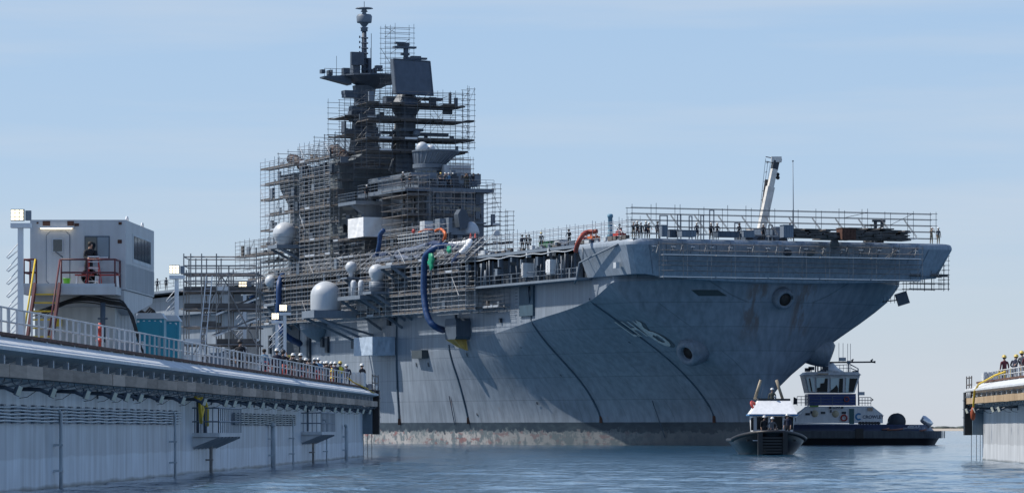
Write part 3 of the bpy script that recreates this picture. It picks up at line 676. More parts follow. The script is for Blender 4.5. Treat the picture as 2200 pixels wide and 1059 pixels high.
MB().bar(S(um, sv(723, um), Z(168)), S(um, sv(723, um), Z(123)), .035).build('whip_antenna', mast_grey, mast)
MB().bar(S(um, sv(796, um), Z(168)), S(um, sv(796, um), Z(103)), .035).build('whip_antenna', mast_grey, mast)
for px0, px1, y0, y1 in ((741, 770, 196, 204), (742, 768, 203, 211), (757, 803, 229, 262), (755, 790, 240, 256), (740, 812, 278, 286), (741, 744, 262, 280), (742, 800, 285, 291), (770, 818, 287, 292)):
    mastbox(px0, px1, y0, y1, um - 2.6, 1.4, mast_grey, 'mast_platform')
# fore mast with the flat radar
uf, vf = 86.2, 11.0; Yf = sY(uf, vf); Zf = lambda py: zat(py, Yf)
fm = MB().lathe([(1.25, Zf(370)), (1.2, Zf(300)), (1.3, Zf(250)), (2.0, Zf(226)), (1.2, Zf(205))], S(uf, vf, 0), 10, smooth=False).build('fore_mast', mast_grey, ship)
mb = MB()
for (x0, y0, x1, y1) in ((843, 372, 858, 238), (905, 372, 868, 300), (846, 340, 868, 300), (858, 320, 880, 372), (842, 330, 852, 262), (858, 306, 876, 345), (862, 240, 850, 290), (852, 235, 880, 262), (838, 366, 850, 330)):
    mb.bar(S(uf + 1.8, sv(x0, uf + 1.8), Zf(y0)), S(uf + 1.8, sv(x1, uf + 1.8), Zf(y1)), .26, 6)
mb.build('mast_leg', mast_grey, fm)
def fbox(px0, px1, y0, y1, du, d, name='mast_platform', m=mast_grey): mastbox(px0, px1, y0, y1, uf + du, d, m, name, fm)
for a in ((790, 972, 226, 232, -1.5, 2.5), (862, 910, 276, 282, -2, 3.2), (900, 964, 285, 291, -1, .5), (820, 880, 283, 288, 0, 1), (860, 890, 300, 330, -1.2, .5), (868, 893, 256, 278, -1.3, .6), (885, 952, 209, 214, -1, 1.5), (770, 860, 224, 229, 0, 1.4), (830, 862, 208, 222, 0, 1.4)): fbox(*a)
# radar: leaning flat box
mb = MB(); q = [(845, 129, -.6), (924, 132, -.6), (931, 207, -2.0), (851, 205, -2.0)]
fr = [S(uf + d, sv(px, uf + d), Zf(py)) for px, py, d in q]; bk = [S(uf + d + .9, sv(px, uf + d) + .1, Zf(py)) for px, py, d in q]
mb.add(fr + bk, [(0, 1, 2, 3), (7, 6, 5, 4), (0, 4, 5, 1), (1, 5, 6, 2), (2, 6, 7, 3), (3, 7, 4, 0)]); rad = mb.build('air_search_radar', mat('radar face', (.08, .10, .13), .5, 0, .12, .1), fm)
mb = MB()
for a, b in ((0, 1), (1, 2), (2, 3), (3, 0)): mb.bar(fr[a] + Vector((0, -.03, 0)), fr[b] + Vector((0, -.03, 0)), .09)
mb.build('radar_frame', mast_grey, rad)
mb = MB(); mb.add([S(uf + .3, sv(841, uf), Zf(127)), S(uf - .6, sv(845, uf), Zf(129)), S(uf - 2, sv(851, uf), Zf(205)), S(uf - .8, sv(846, uf), Zf(200))], [(0, 1, 2, 3)]); mb.build('radar_cheek', haze_grey, rad)
mb = MB(); mb.bar(S(uf, sv(872, uf), Zf(130)), S(uf, sv(872, uf), Zf(100)), .33, 8)
mb.bar(S(uf, sv(898, uf), Zf(129)), S(uf, sv(898, uf), Zf(121)), .45, 8, .3); mb.build('radar_post', mast_grey, fm)
fbox(870, 918, 123, 127, -.3, .7, 'surface_radar'); fbox(885, 905, 120, 123, -.3, .7, 'surface_radar'); fbox(850, 870, 91, 95, -.2, .5, 'radar_head'); fbox(856, 880, 92, 99, 0, .6, 'radar_head'); fbox(864, 880, 114, 119, 0, .6, 'radar_head')
fbox(848, 895, 100, 104, -.4, .8, 'crosstree')
fbox(966, 970, 196, 226, -1, .4, 'mast_fitting'); fbox(953, 972, 228, 243, -1, .4, 'mast_fitting')
MB().lathe([(.45, -.1), (.45, .1)], S(uf - 2.2, sv(894, uf - 2), Zf(290)), 14, (0, -1, 0)).build('mast_lamp', haze_grey, fm)
# small fittings seen on the forward house: domes, gun mount, boxes
def sdome(px, py, v, r, sz=1.0, m=pale_grey): u, v, z = SP(px, py, v); MB().lathe([(r * math.cos(a), r * sz * math.sin(a)) for a in frange(0, 1.57, 8)], S(u, v, z), 20).build('radome', m, ship); MB().lathe([(r, -r * 1.4), (r, 0)], S(u, v, z), 20).build('pedestal', haze_grey, ship)
sdome(1009, 466, 7.2, .72); sdome(913, 465, 11.5, .68, 1.1, haze_grey)
sdome(895, 490, 13, .32)
# close-in gun mount
u, v, z = SF(985, 505, 66); gun = MB().box((u - .9, v - 1.1, z), (u + .9, v + 1.3, z + .8), S).build('gun_mount', haze_grey, ship)
mb = MB(); F = lambda a, b, c_: S(u - .8 + c_, v + a, z + b)
mb.prism([(-.6, .8), (.3, .6), (.55, 2.4), (.2, 3.0), (-.5, 2.9), (-.85, 1.9)], F, -.5, .9); mb.build('gun_housing', dark_grey, gun)
mb = MB(); mb.lathe([(1.0 * math.cos(a), 1.5 * math.sin(a)) for a in frange(0, 1.57, 8)], S(u - .5, v - 1.4, z + .1), 20); mb.build('gun_radome', pale_grey, gun)
for px0, px1, y0, y1, uu in ((945, 965, 470, 503, 66), (912, 930, 476, 500, 66), (930, 944, 478, 496, 68), (964, 972, 468, 500, 65)):
    MB().box((uu, sv(px1, uu), zat(y1, sY(uu, 12))), (uu + 1.6, sv(px0, uu), zat(y0, sY(uu, 12))), S).build('ready_locker', haze_grey if px0 != 912 else pale_grey, ship)
MB().box((60, 8, 21.3), (71, 17.5, 22.6), S).build('deck_house', dark_grey, ship)
# deck side sponson wing of the house, left
MB().box((84, 13.5, 29.2), (90.5, 18.3, 29.6), S).build('bridge_wing', IM, isl)
MB().prism([(13.5, 27.5), (17.2, 27.5), (16.6, 28.0), (18.2, 29.2), (13.5, 29.2)], lambda a, b, t: S(t, a, b), 85.5, 86.5).build('wing_bracket', IM, isl)
mb = MB()
for (a, b, z0) in ((S(71.2, 5.2, 30.6), S(71.2, 16.6, 30.6), 0), (S(71.2, 16.6, 30.6), S(88, 16.6, 30.6), 0), (S(84, 18.3, 29.6), S(90.5, 18.3, 29.6), 0), (S(84, 18.3, 29.6), S(84, 16.2, 29.6), 0)):
    for k in range(12): p = a.lerp(b, k / 11); mb.bar(p, p + Vector((0, 0, 1.05)), .03)
    for h in (.35, .7, 1.05): mb.bar(a + Vector((0, 0, h)), b + Vector((0, 0, h)), .025)
mb.build('bridge_railing', haze_grey, isl)
# hanging grey vent box under port and starboard flare with platform
u0_, z0_ = 2.2, 15.2
pc = at(1938, 640, sY(4.5, -14.6)); bx = MB(); bx.box((-.6, -.6, -.75), (.6, .6, .6), lambda x, y, z: pc + Vector((x * .95 - z * .3, y, z * .95 + x * .3))); b_ = bx.build('hanging_vent_box', dark_grey, ship)
mb = MB()
for k in range(6): mb.bar(pc + Vector((-2.0 + k * .4, 0, -.55 + .0 * k)), pc + Vector((-2.0 + k * .4, 0, .1 + k * .08)), .04)
mb.bar(pc + Vector((-2.1, 0, -.4)), pc + Vector((-.3, 0, -.2)), .06); mb.build('box_railing', dark_grey, b_)

# ================================================================== PEOPLE
def make_body(pose):
    """one continuous skinned figure, feet at z=0, facing -Y"""
    J = {}
    lean = {'stand': 0, 'lean': .22, 'bend': .55, 'photo': .05, 'sit': .05, 'walk': .05, 'hips': 0}.get(pose, 0)
    hipz = .93 if pose != 'sit' else .50
    def up(z, y=0, x=0):  # torso point rotated by lean about the hips
        dz = z - .93; return (x, y - math.sin(lean) * dz + 0, hipz + math.cos(lean) * dz)
    V = []; Ed = []; Rr = []
    def v(p, r, par=None, ry=None):
        V.append(p); Rr.append((r, ry or r))
        if par is not None: Ed.append((par, len(V) - 1))
        return len(V) - 1
    pel = v(up(.95), .145, None, .105); bel = v(up(1.12), .135, pel, .10); ch = v(up(1.32), .165, bel, .115); nk0 = v(up(1.46), .075, ch); nk = v(up(1.52, -.01), .055, nk0)
    hd = v(up(1.61, -.02), .088, nk); tp = v(up(1.72, -.01), .082, hd); v(up(1.60, -.125), .018, hd)
    for s in (1, -1):
        st = {'walk': s * .18}.get(pose, 0)
        if pose == 'sit':
            h = v((s * .09, 0, .50), .10, pel); k = v((s * .12, -.42, .50), .065, h); a = v((s * .12, -.44, .08), .045, k); v((s * .13, -.60, .04), .04, a)
        else:
            h = v((s * .095, 0, hipz - .08), .095, pel); k = v((s * .11, -.02 - st * .5, .50), .066, h); cf = v((s * .115, .02 - st * .9, .33), .06, k); a = v((s * .12, .02 - st * 1.2, .09), .043, cf); v((s * .14, -.15 - st * 1.2, .045), .042, a)
        sh = v(up(1.41, 0, s * .19), .062, ch)
        if pose == 'photo': e = up(1.20, -.22, s * .25); w = up(1.50, -.33, s * .10); fd = Vector((-s * .3, -.2, .8))
        elif pose == 'lean' or pose == 'bend': e = up(1.14, -.10, s * .26); w = (s * .2, -.50 - lean * .3, 1.05 if pose == 'lean' else .98); fd = Vector((-s * .2, -1, -.1))
        elif pose == 'sit': e = up(1.14, -.08, s * .25); w = (s * .15, -.32, .62); fd = Vector((0, -1, -.1))
        elif pose == 'hips': e = up(1.15, .06, s * .36); w = up(1.0, -.05, s * .2); fd = Vector((-s * .6, -.5, -.5))
        elif pose == 'walk': e = up(1.14, .06 * s, s * .25); w = up(.93, -.14 + .1 * s, s * .25); fd = Vector((0, -.3, -1))
        else: e = up(1.13, .03, s * .245); w = up(.90, -.08, s * .24); fd = Vector((0, -.25, -1))
        e_ = v(e, .046, sh); w_ = v(w, .033, e_); fd.normalize(); wv = Vector(w); pl = v(tuple(wv + fd * .08), .035, w_, .02)
        sdv = fd.cross(Vector((1, 0, 0.01))).normalized() if abs(fd.x) < .8 else Vector((0, 1, 0))
        for i, L_ in enumerate((.075, .09, .085, .065)):
            b_ = wv + fd * .11 + sdv * (.024 * (i - 1.5)); m_ = v(tuple(b_ + fd * L_ * .5), .010, pl); v(tuple(b_ + fd * L_ + Vector((-s * .02, 0, 0))), .008, m_)
        v(tuple(wv + fd * .07 + sdv * -.055 + Vector((-s * .015, 0, 0))), .011, pl)
    me = bpy.data.meshes.new('person'); me.from_pydata(V, Ed, []); o = bpy.data.objects.new('tmp', me); C.objects.link(o)
    sk = o.modifiers.new('s', 'SKIN'); sk.use_smooth_shade = True
    for i, l in enumerate(me.skin_vertices[0].data): l.radius = Rr[i]; l.use_root = (i == 0)
    sb = o.modifiers.new('b', 'SUBSURF'); sb.levels = 1; sb.render_levels = 1
    dg = bpy.context.evaluated_depsgraph_get(); dg.update(); out = bpy.data.meshes.new_from_object(o.evaluated_get(dg)); bpy.data.objects.remove(o)
    out.name = 'person_' + pose
    out.materials.clear()
    for _ in range(4): out.materials.append(None)
    Vv = [Vector(p) for p in V]; reg = []
    legstart = {}
    for a, b in Ed:
        pass
    def region(i):
        p = Vv[i]
        return i
    names = []
    n = 0
    # vertex regions: 0 skin 1 jacket 2 trousers 3 boots
    vr = []
    idx = 0
    vr += [2, 1, 1, 1, 0, 0, 0, 0]
    for s in (1, -1):
        vr += ([2, 2, 2, 3] if pose == 'sit' else [2, 2, 2, 3, 3]) + [1, 1, 0, 0] + [0] * 9
    sk_i = vr
    idxs = []
    for pgn in out.polygons:
        c = pgn.center; best = (9, 0)
        for a, b in Ed:
            A, B = Vv[a], Vv[b]; ab = B - A; t = max(0, min(1, (c - A).dot(ab) / max(ab.length_squared, 1e-9))); d = (c - (A + ab * t)).length - .5 * (Rr[a][0] * (1 - t) + Rr[b][0] * t)
            if d < best[0]: best = (d, sk_i[a] if t < .55 else sk_i[b])
        idxs.append(best[1])
    out.polygons.foreach_set('material_index', idxs)
    return out, up
BOD = {}
def body(pose):
    if pose not in BOD: BOD[pose] = make_body(pose)
    return BOD[pose]
CL = dict(dark=(.012, .014, .02), navy=(.015, .02, .045), blue=(.10, .22, .36), tan=(.30, .24, .16), grey=(.12, .12, .13), red=(.28, .03, .04), hivis=(.55, .5, .05), maroon=(.10, .02, .03), camo=(.07, .07, .055), green=(.05, .07, .04), lime=(.35, .6, .08))
for k, c in CL.items(): mat('cloth ' + k, c, .85, 0, .15, 0, 4)
hatw = mat('white hard hat', (.62, .62, .60), .3, 0, .02); haty = mat('yellow hard hat', (.62, .46, .10), .3, 0, .02); hair = mat('dark hair', (.02, .015, .012), .7)
PM = {}
def person(p, yaw, pose, jacket, trousers, hat, label, group=None, sc=1.0, extra=None):
    key = (pose, jacket, trousers); b, up = body(pose)
    if key not in PM:
        me = b.copy()
        for i_, m in enumerate((skin, MATS['cloth ' + jacket], MATS['cloth ' + trousers], black)): me.materials[i_] = m
        PM[key] = me
    o = bpy.data.objects.new('person', PM[key]); C.objects.link(o); o.location = p; o.rotation_euler = (0, 0, yaw); o.scale = (sc * 1.04,) * 3
    tag(o, label, 'person', group)
    def child(name, key2, fn, m):
        if key2 not in PM:
            mb = MB(); fn(mb); PM[key2] = mb.mesh(name, m)
        c = bpy.data.objects.new(name, PM[key2]); C.objects.link(c); c.parent = o
    hc = Vector(up(1.665, -.02))
    if hat:
        hm = {'w': hatw, 'y': haty, 'k': hair, 'd': mat('dark cap', (.02, .022, .03), .6)}[hat]
        if hat in 'wyd':
            child('hard_hat', ('hat', hat, pose), lambda mb: mb.lathe([(.15, 0), (.155, .012), (.125, .02), (.12, .05), (.105, .09), (.075, .12), (.03, .135)], hc, 14, sq=1.12), hm)
        child('hair', ('hair', pose), lambda mb: mb.lathe([(.098, -.075), (.105, -.03), (.104, .01), (.09, .06), (.05, .085), (.01, .09)], hc + Vector((0, .022, 0)), 12), hair)
    if extra == 'vest':
        c0 = Vector(up(1.28, 0)); child('safety_vest', ('vest', pose), lambda mb: mb.lathe([(.150, -.22), (.165, -.1), (.185, .05), (.17, .13), (.10, .17)], c0, 14, sq=.8), MATS['cloth hivis'])
    return o

# ================================================================== LEFT DOCK WALL
wallm = bpy.data.materials.new('dock wall paint'); wallm.use_nodes = True
def wall_material(m, lo, hi, split=None):
    t = m.node_tree; b = t.nodes['Principled BSDF']; b.inputs['Roughness'].default_value = .5; g = nd(t, 'ShaderNodeNewGeometry'); lk = t.links.new
    sep = nd(t, 'ShaderNodeSeparateXYZ'); lk(g.outputs['Position'], sep.inputs[0])
    cb = nd(t, 'ShaderNodeCombineXYZ'); lk(sep.outputs['Y'], cb.inputs[0]); lk(sep.outputs['Z'], cb.inputs[1])
    def noise(sc, d=5):
        mpp = nd(t, 'ShaderNodeMapping'); mpp.inputs['Scale'].default_value = sc; lk(cb.outputs[0], mpp.inputs[0]); n = nd(t, 'ShaderNodeTexNoise'); n.inputs['Scale'].default_value = 1; n.inputs['Detail'].default_value = d; lk(mpp.outputs[0], n.inputs['Vector']); return n.outputs['Fac']
    def mr(src, a, bb, c, d): n = nd(t, 'ShaderNodeMapRange'); n.inputs['From Min'].default_value = a; n.inputs['From Max'].default_value = bb; n.inputs['To Min'].default_value = c; n.inputs['To Max'].default_value = d; lk(src, n.inputs['Value']); return n.outputs[0]
    br = nd(t, 'ShaderNodeTexBrick'); br.offset = 0; br.inputs['Color1'].default_value = (*lo, 1); br.inputs['Color2'].default_value = (*[x * 1.06 for x in lo], 1); br.inputs['Mortar'].default_value = (*[x * .8 for x in lo], 1)
    br.inputs['Scale'].default_value = 1; br.inputs['Brick Width'].default_value = 4.6; br.inputs['Row Height'].default_value = 40; br.inputs['Mortar Size'].default_value = .018; br.inputs['Mortar Smooth'].default_value = .6; lk(cb.outputs[0], br.inputs['Vector'])
    mu = nd(t, 'ShaderNodeMath', operation='MULTIPLY'); lk(mr(noise((1.5, .22, 1)), .35, .7, 1.10, .72), mu.inputs[0]); lk(mr(noise((.35, .5, 1)), .3, .7, .90, 1.08), mu.inputs[1])
    z1 = nd(t, 'ShaderNodeMath', operation='MULTIPLY'); 
    ad = nd(t, 'ShaderNodeMath', operation='ADD'); lk(sep.outputs['Z'], ad.inputs[0]); lk(mr(noise((.4, 1.2, 1)), .3, .7, -.05, .05), ad.inputs[1])
    lk(mu.outputs[0], z1.inputs[0]); lk(mr(ad.outputs[0], .92, .98, 1.2, .97), z1.inputs[1])  # paler tide band low down, with light off the water put into it
    sc = nd(t, 'ShaderNodeVectorMath', operation='SCALE'); lk(br.outputs['Color'], sc.inputs[0]); lk(z1.outputs[0], sc.inputs['Scale'])
    mxx = nd(t, 'ShaderNodeMix', data_type='RGBA'); lk(sc.outputs[0], mxx.inputs['A']); mxx.inputs['B'].default_value = (.12, .09, .06, 1)
    rr_ = mr(noise((1.4, .12, 1), 6), .63, .72, 0, .45); lk(rr_, mxx.inputs['Factor'])
    wet = nd(t, 'ShaderNodeMix', data_type='RGBA'); lk(mxx.outputs['Result'], wet.inputs['A']); wet.inputs['B'].default_value = (.05, .07, .07, 1); lk(mr(ad.outputs[0], .02, .14, .8, 0), wet.inputs['Factor'])
    lk(wet.outputs['Result'], b.inputs['Base Color'])
    bp = nd(t, 'ShaderNodeBump'); bp.inputs['Strength'].default_value = .3; bp.inputs['Distance'].default_value = .06; lk(noise((.5, .5, 1), 2), bp.inputs['Height']); lk(bp.outputs[0], b.inputs['Normal'])
wall_material(wallm, (.56, .62, .67), None)
wallr = bpy.data.materials.new('right dock wall paint'); wallr.use_nodes = True; wall_material(wallr, (.46, .47, .48), None)  # greyer paint for the right dock wall
def timber_mat(name, a, b_):
    m = bpy.data.materials.new(name); m.use_nodes = True; t = m.node_tree; b = t.nodes['Principled BSDF']; b.inputs['Roughness'].default_value = .85; g = nd(t, 'ShaderNodeNewGeometry'); lk = t.links.new
    sep = nd(t, 'ShaderNodeSeparateXYZ'); lk(g.outputs['Position'], sep.inputs[0])
    fl_ = nd(t, 'ShaderNodeMath', operation='MULTIPLY'); lk(sep.outputs['Y'], fl_.inputs[0]); fl_.inputs[1].default_value = 1 / 3.0
    f2 = nd(t, 'ShaderNodeMath', operation='FLOOR'); lk(fl_.outputs[0], f2.inputs[0]); wn = nd(t, 'ShaderNodeTexWhiteNoise', noise_dimensions='1D'); lk(f2.outputs[0], wn.inputs['W'])
    mpp = nd(t, 'ShaderNodeMapping'); mpp.inputs['Scale'].default_value = (6, .9, 9); lk(g.outputs['Position'], mpp.inputs[0]); n = nd(t, 'ShaderNodeTexNoise'); n.inputs['Scale'].default_value = 1; n.inputs['Detail'].default_value = 6; lk(mpp.outputs[0], n.inputs['Vector'])
    ad = nd(t, 'ShaderNodeMath', operation='ADD'); lk(wn.outputs['Value'], ad.inputs[0]); lk(n.outputs['Fac'], ad.inputs[1]); h = nd(t, 'ShaderNodeMath', operation='MULTIPLY'); lk(ad.outputs[0], h.inputs[0]); h.inputs[1].default_value = .6
    mxx = nd(t, 'ShaderNodeMix', data_type='RGBA'); mxx.inputs['A'].default_value = (*a, 1); mxx.inputs['B'].default_value = (*b_, 1); lk(h.outputs[0], mxx.inputs['Factor']); lk(mxx.outputs['Result'], b.inputs['Base Color']); return m
tim_old = timber_mat('weathered fender timber', (.10, .078, .064), (.58, .46, .37)); tim_new = timber_mat('new fender timber', (.30, .20, .11), (.46, .34, .21))
def wing_wall(F, s0, s1, label, wm, tm, depth):
    root = thing('dock_wall', label, 'dock wall', F(s1, 0, 0))
    MB().box((s0, 0, -2), (s1, depth, 4.1), F).build('wall_body', wm, root)
    # deck edge: channel with panels, sloped white coaming and its underside
    MB().box((s0, -.30, 4.1), (s1, .4, 4.42), F).build('deck_edge_channel', white_dock, root)
    mb = MB(); pr = [(-.32, 4.40), (-1.02, 4.07), (-1.02, 3.97), (-.40, 3.82), (0, 3.80), (0, 4.1), (-.3, 4.1)]
    mb.prism(pr, lambda a, b, t: F(t, a, b), s0, s1); mb.build('sloped_coaming', white_dock, root)
    MB().box((s0, -.36, 4.44), (s1, .1, 4.54), F).build('rusty_edge_rail', rust, root)
    P = Parts(root); s = s1 - .1
    while s > s0: P.add('channel_post', MB().box((s, -.345, 4.12), (s + .22, -.30, 4.43), F), white_dock); s -= 2.9
    s = s1 - .2; 
    while s > s0:
        P.add('fender_bracket', MB().box((s, -.82, 3.60), (s + .25, -.66, 3.84), F).beam(F(s + .05, 0, 3.55), F(s + .05, -.78, 3.82), .08, .08), mat('bracket paint', (.28, .33, .38), .5))
        s -= 3.0
    # timber fender, one baulk at a time
    s = s1 - .02; rg_ = random.Random(3)
    while s > s0:
        P.add('fender_timber', MB().box((s - 2.985, -.95 + rg_.uniform(-.012, .012), 3.25 + rg_.uniform(-.01, .01)), (s, -.5, 3.60 + rg_.uniform(-.015, .015)), F), tm); s -= 3.0
    s = s1 - .7
    while s > s0:
        P.add('fender_strut', MB().beam(F(s, -.9, 3.2), F(s, 0, 3.02), .035, .05), MATS['bracket paint'])
        pts = [F(s - .9 * math.cos(a), -.78, 3.22 - .16 * math.sin(a)) for a in frange(0, math.pi, 7)]
        P.add('hanging_loop', MB().tube(pts, .016, 4), dark_grey); s -= 3.0
    P.done(); return root
dockL = wing_wall(D, 70, 258, 'long pale blue dock wall with weathered timber fender on the left', wallm, tim_old, 9)
dockR = wing_wall(lambda s, w, z: E_(s, w, z), 150, 229.6, 'sunlit pale dock wall with new timber fender on the right', wallr, tim_new, 9)
# end face closing of left wall & underwater apron
for nm, F, s1, lab, w_in in (('l', D, 258, 'black rubber corner fender at the end of the left dock wall', -1), ('r', E_, 229.6, 'black rubber corner fender at the end of the right dock wall', -1)):
    r_ = thing('corner_fender', lab, 'fender', F(s1, w_in, 1.5)); 
    z0, z1 = (1.45, 4.28) if nm == 'l' else (1.45, 3.93)
    MB().box((s1 - .3, -1.05, z0), (s1 + .7, -.62, z1), F).build('fender_block', black, r_)
    MB().box((s1 - .6, -.62, z0 + .02), (s1 + .5, .0 - .003, 3.25), F).build('fender_backing', mat('fender backing paint', (.14, .19, .23), .5, 0, .2, .2), r_)
    for z in frange(z0 + .5, z1 - .5, 4): MB().box((s1 - .35, -1.09, z), (s1 + .74, -1.05, z + .05), F).build('fender_bolt_strip', dark_grey, r_)
# floodlights on outreach arms
def floodlight(F, s, z, label, sgn=1):
    p = F(s, -1.02, z); r_ = thing('floodlight', label, 'floodlight', F(s, 0, z), 'floodlights on arms along the left dock wall' if sgn == 1 else 'floodlights on arms along the right dock wall')
    mb = MB(); mb.tube([F(s, 0, z + .12), F(s, -.62, z + .1), F(s, -.9, z - .02)], .06, 6); mb.box((s - .1, -.04, z - .05), (s + .1, -.0, z + .25), F); mb.build('arm', dark_grey, r_)
    ax = Vector((.75 * sgn, -.62, -.22)).normalized(); sdv = ax.cross(Vector((.42 * sgn, 0, .9))).normalized(); up = sdv.cross(ax)
    def LF(a, b, c): return p + ax * a + sdv * b + up * c
    h = MB().box((-.07, -.09, -.15), (.0, .09, .15), LF).box((-.15, -.06, -.08), (-.07, .06, .08), LF).build('lamp_head', haze_grey, r_)
    MB().box((.0, -.08, -.135), (.015, .08, .135), LF).build('lens', ltfix, h)
    mb = MB(); mb.tube([F(s, -.02, z - .15), F(s, -.25, z - .12), F(s, -.5, z + .05)], .012, 4); mb.build('lamp_cable', black, r_); return r_
flx = [41, 115, 188, 246, 274, 303, 347, 394, 440, 486, 505, 536, 565, 592, 616, 638, 656, 672, 696, 720, 735, 751, 768, 781, 795]
for i, px in enumerate(flx):
    s = dY(px, -1.02); where = ('nearest the left edge of the photo' if i == 0 else ['second', 'third', 'fourth', 'fifth', 'sixth', 'seventh', 'eighth', 'ninth', 'tenth', 'eleventh', 'twelfth', 'thirteenth', 'fourteenth', 'fifteenth', 'sixteenth', 'seventeenth', 'eighteenth', 'nineteenth', 'twentieth', 'twenty first', 'twenty second', 'twenty third', 'twenty fourth', 'twenty fifth'][i - 1] + ' from the left')
    if s < 257.5: floodlight(D, s, 2.88, 'grey floodlight on an arm under the left timbers, ' + where)
ordn = ['first', 'second', 'third', 'fourth', 'fifth', 'sixth', 'seventh', 'eighth', 'ninth', 'tenth', 'eleventh', 'twelfth', 'thirteenth', 'fourteenth', 'fifteenth', 'sixteenth']
for i, s in enumerate((228.3, 223.5, 211.5, 207.8)): floodlight(E_, s, 2.85, 'grey floodlight on an arm below the right timber fender, %s from the corner' % ordn[i], -1)
# pipe racks
pip = mat('wall pipe paint', (.45, .51, .55), .4, 0, .15)
def pipe_rack(s0, s1, label, m=pip):
    r_ = thing('pipe_rack', label, 'pipe rack', D(s0, 0, 2.0))
    for k in range(5):
        z = 2.06 + k * .1; rgk = random.Random(k)
        pts = [D(s, -.14 - (.03 * (rgk.random() - .5)), z + .012 * math.sin(s * 1.3 + k)) for s in np.arange(s0, s1, 1.0)]
        MB().tube(pts, .035, 6).build('pipe', m, r_)
    s = s0 + .4; mbs = Parts(r_)
    while s < s1: mbs.add('pipe_clamp', MB().box((s, -.105, 2.0), (s + .4, -.0, 2.54), D), haze_grey); s += 1.9
    mbs.done()
pipe_rack(108, dY(383, 0), 'rack of five pale pipes on the wall by the left edge of the photo')
pipe_rack(dY(497, 0), dY(632, 0), 'rack of five faded pipes on the wall right of the nearer hanging platform', mat('faded pipe paint', (.42, .44, .42), .5, 0, .15))
for i, (px, ztop, r_, elbow, lab) in enumerate(((133, 2.45, .055, 0, 'thin standpipe below the left pipe rack running into the water'), (378, 2.5, .05, 0, 'thin standpipe where the left pipe rack ends'), (588, 2.02, .12, 1, 'thick standpipe with an elbow top, nearer one'), (631, 2.4, .04, 0, 'thin standpipe at the right end of the faded pipe rack'), (745, 2.0, .10, 1, 'thick standpipe with an elbow top, nearer the dock end'), (703, 2.3, .04, 0, 'thin standpipe right of the farther hanging platform'), (455, 1.4, .07, 0, 'corroded standpipe under the nearer hanging platform'), (674, 1.4, .06, 0, 'corroded standpipe under the farther hanging platform'))):
    s = dY(px, -.25); w = -.22
    pts = [D(s, w, -1), D(s, w, ztop - .15)] + ([D(s, w, ztop - .05), D(s - .12, w, ztop), D(s - .6, w, ztop + .01)] if elbow else [D(s, w + .08, ztop), D(s, 0, ztop + .02)])
    mb = MB(); mb.tube(pts, r_, 8)
    for z in (.5, 1.3): mb.box((s - .12, -.3, z), (s + .12, 0, z + .07), D)
    single('standpipe', mb, pip if i < 6 else mat('corroded pipe', (.25, .24, .23), .7, 0, .35, 0, 5), lab, 'pipe')
# hanging platforms
def hang_platform(px0, px1, label):
    s0, s1 = dY(px0, 0), dY(px1 - 45, 0); sA = dY(px0, -.02); sB = sA + (9.0 if px0 < 600 else 9.5); zf = 1.52
    r_ = thing('hanging_platform', label, 'platform', D(sA, 0, zf))
    MB().box((sA, -1.1, zf - .02), (sB, -.0, zf + .14), D).build('platform_floor', white_dock, r_)
    mb = MB(); mb.prism([(-1.05, zf - .03), (0, zf - .03), (0, zf - .45)], lambda a, b, t: D(t, a, b), sA + .1, sB - .1); mb.build('sloped_underside', white_dock, r_)
    for k in range(7): s = sA + .4 + (sB - sA - .8) * k / 6; MB().beam(D(s, -1.06, zf - .05), D(s, -.02, zf - .5), .1, .08).build('under_rib', MATS['bracket paint'], r_)
    P = Parts(r_)
    for s in frange(sA + .05, sB - .05, 12): P.pole('railing_post', D(s, -1.06, zf + .1), D(s, -1.06, zf + 1.15), .025, haze_grey)
    for w in frange(-1.06, -.1, 5): P.pole('railing_post', D(sA + .05, w, zf + .1), D(sA + .05, w, zf + 1.15), .025, haze_grey)
    for z in (.6, 1.15):
        P.pole('hand_rail', D(sA, -1.06, zf + z), D(sB, -1.06, zf + z), .03, haze_grey); P.pole('hand_rail', D(sA, -1.06, zf + z), D(sA, 0, zf + z), .03, haze_grey)
    P.done()
hang_platform(414, 493, 'grey railed platform hanging on the left wall beside yellow hoses')
hang_platform(648, 703, 'grey railed platform hanging on the left wall, farther one')
for k, (dx, sx) in enumerate(((0, 1), (.8, -1), (1.6, 1))):
    s = dY(428, -.5) + dx; mb = MB(); mb.tube([D(s, -.35, 3.1), D(s + sx * .5, -.5, 2.95), D(s + sx * .9, -.55, 2.6), D(s + sx * .5 + .4 * k, -.5, 2.2 - .12 * k)], .075, 8)
    single('hose', mb, yellow, ['short yellow hose looped over the nearer hanging platform', 'yellow hose bent leftwards over the nearer platform', 'longest yellow hose drooping behind the platform rail'][k], 'hose', 'yellow hoses over the hanging platform')
for s, q_ in ((dY(425, -.1), 'left'), (dY(440, -.1), 'right')): single('conduit', MB().bar(D(s, -.1, 1.6), D(s, -.1, 3.15), .07, 6), dark_grey, 'dark vertical conduit behind the yellow hoses, %s one' % q_, 'pipe', 'dark conduits behind the yellow hoses')
s = dY(661, -.1); single('conduit', MB().bar(D(s, -.1, 1.7), D(s, -.1, 3.15), .06, 6), dark_grey, 'dark vertical conduit over the farther hanging platform', 'pipe')
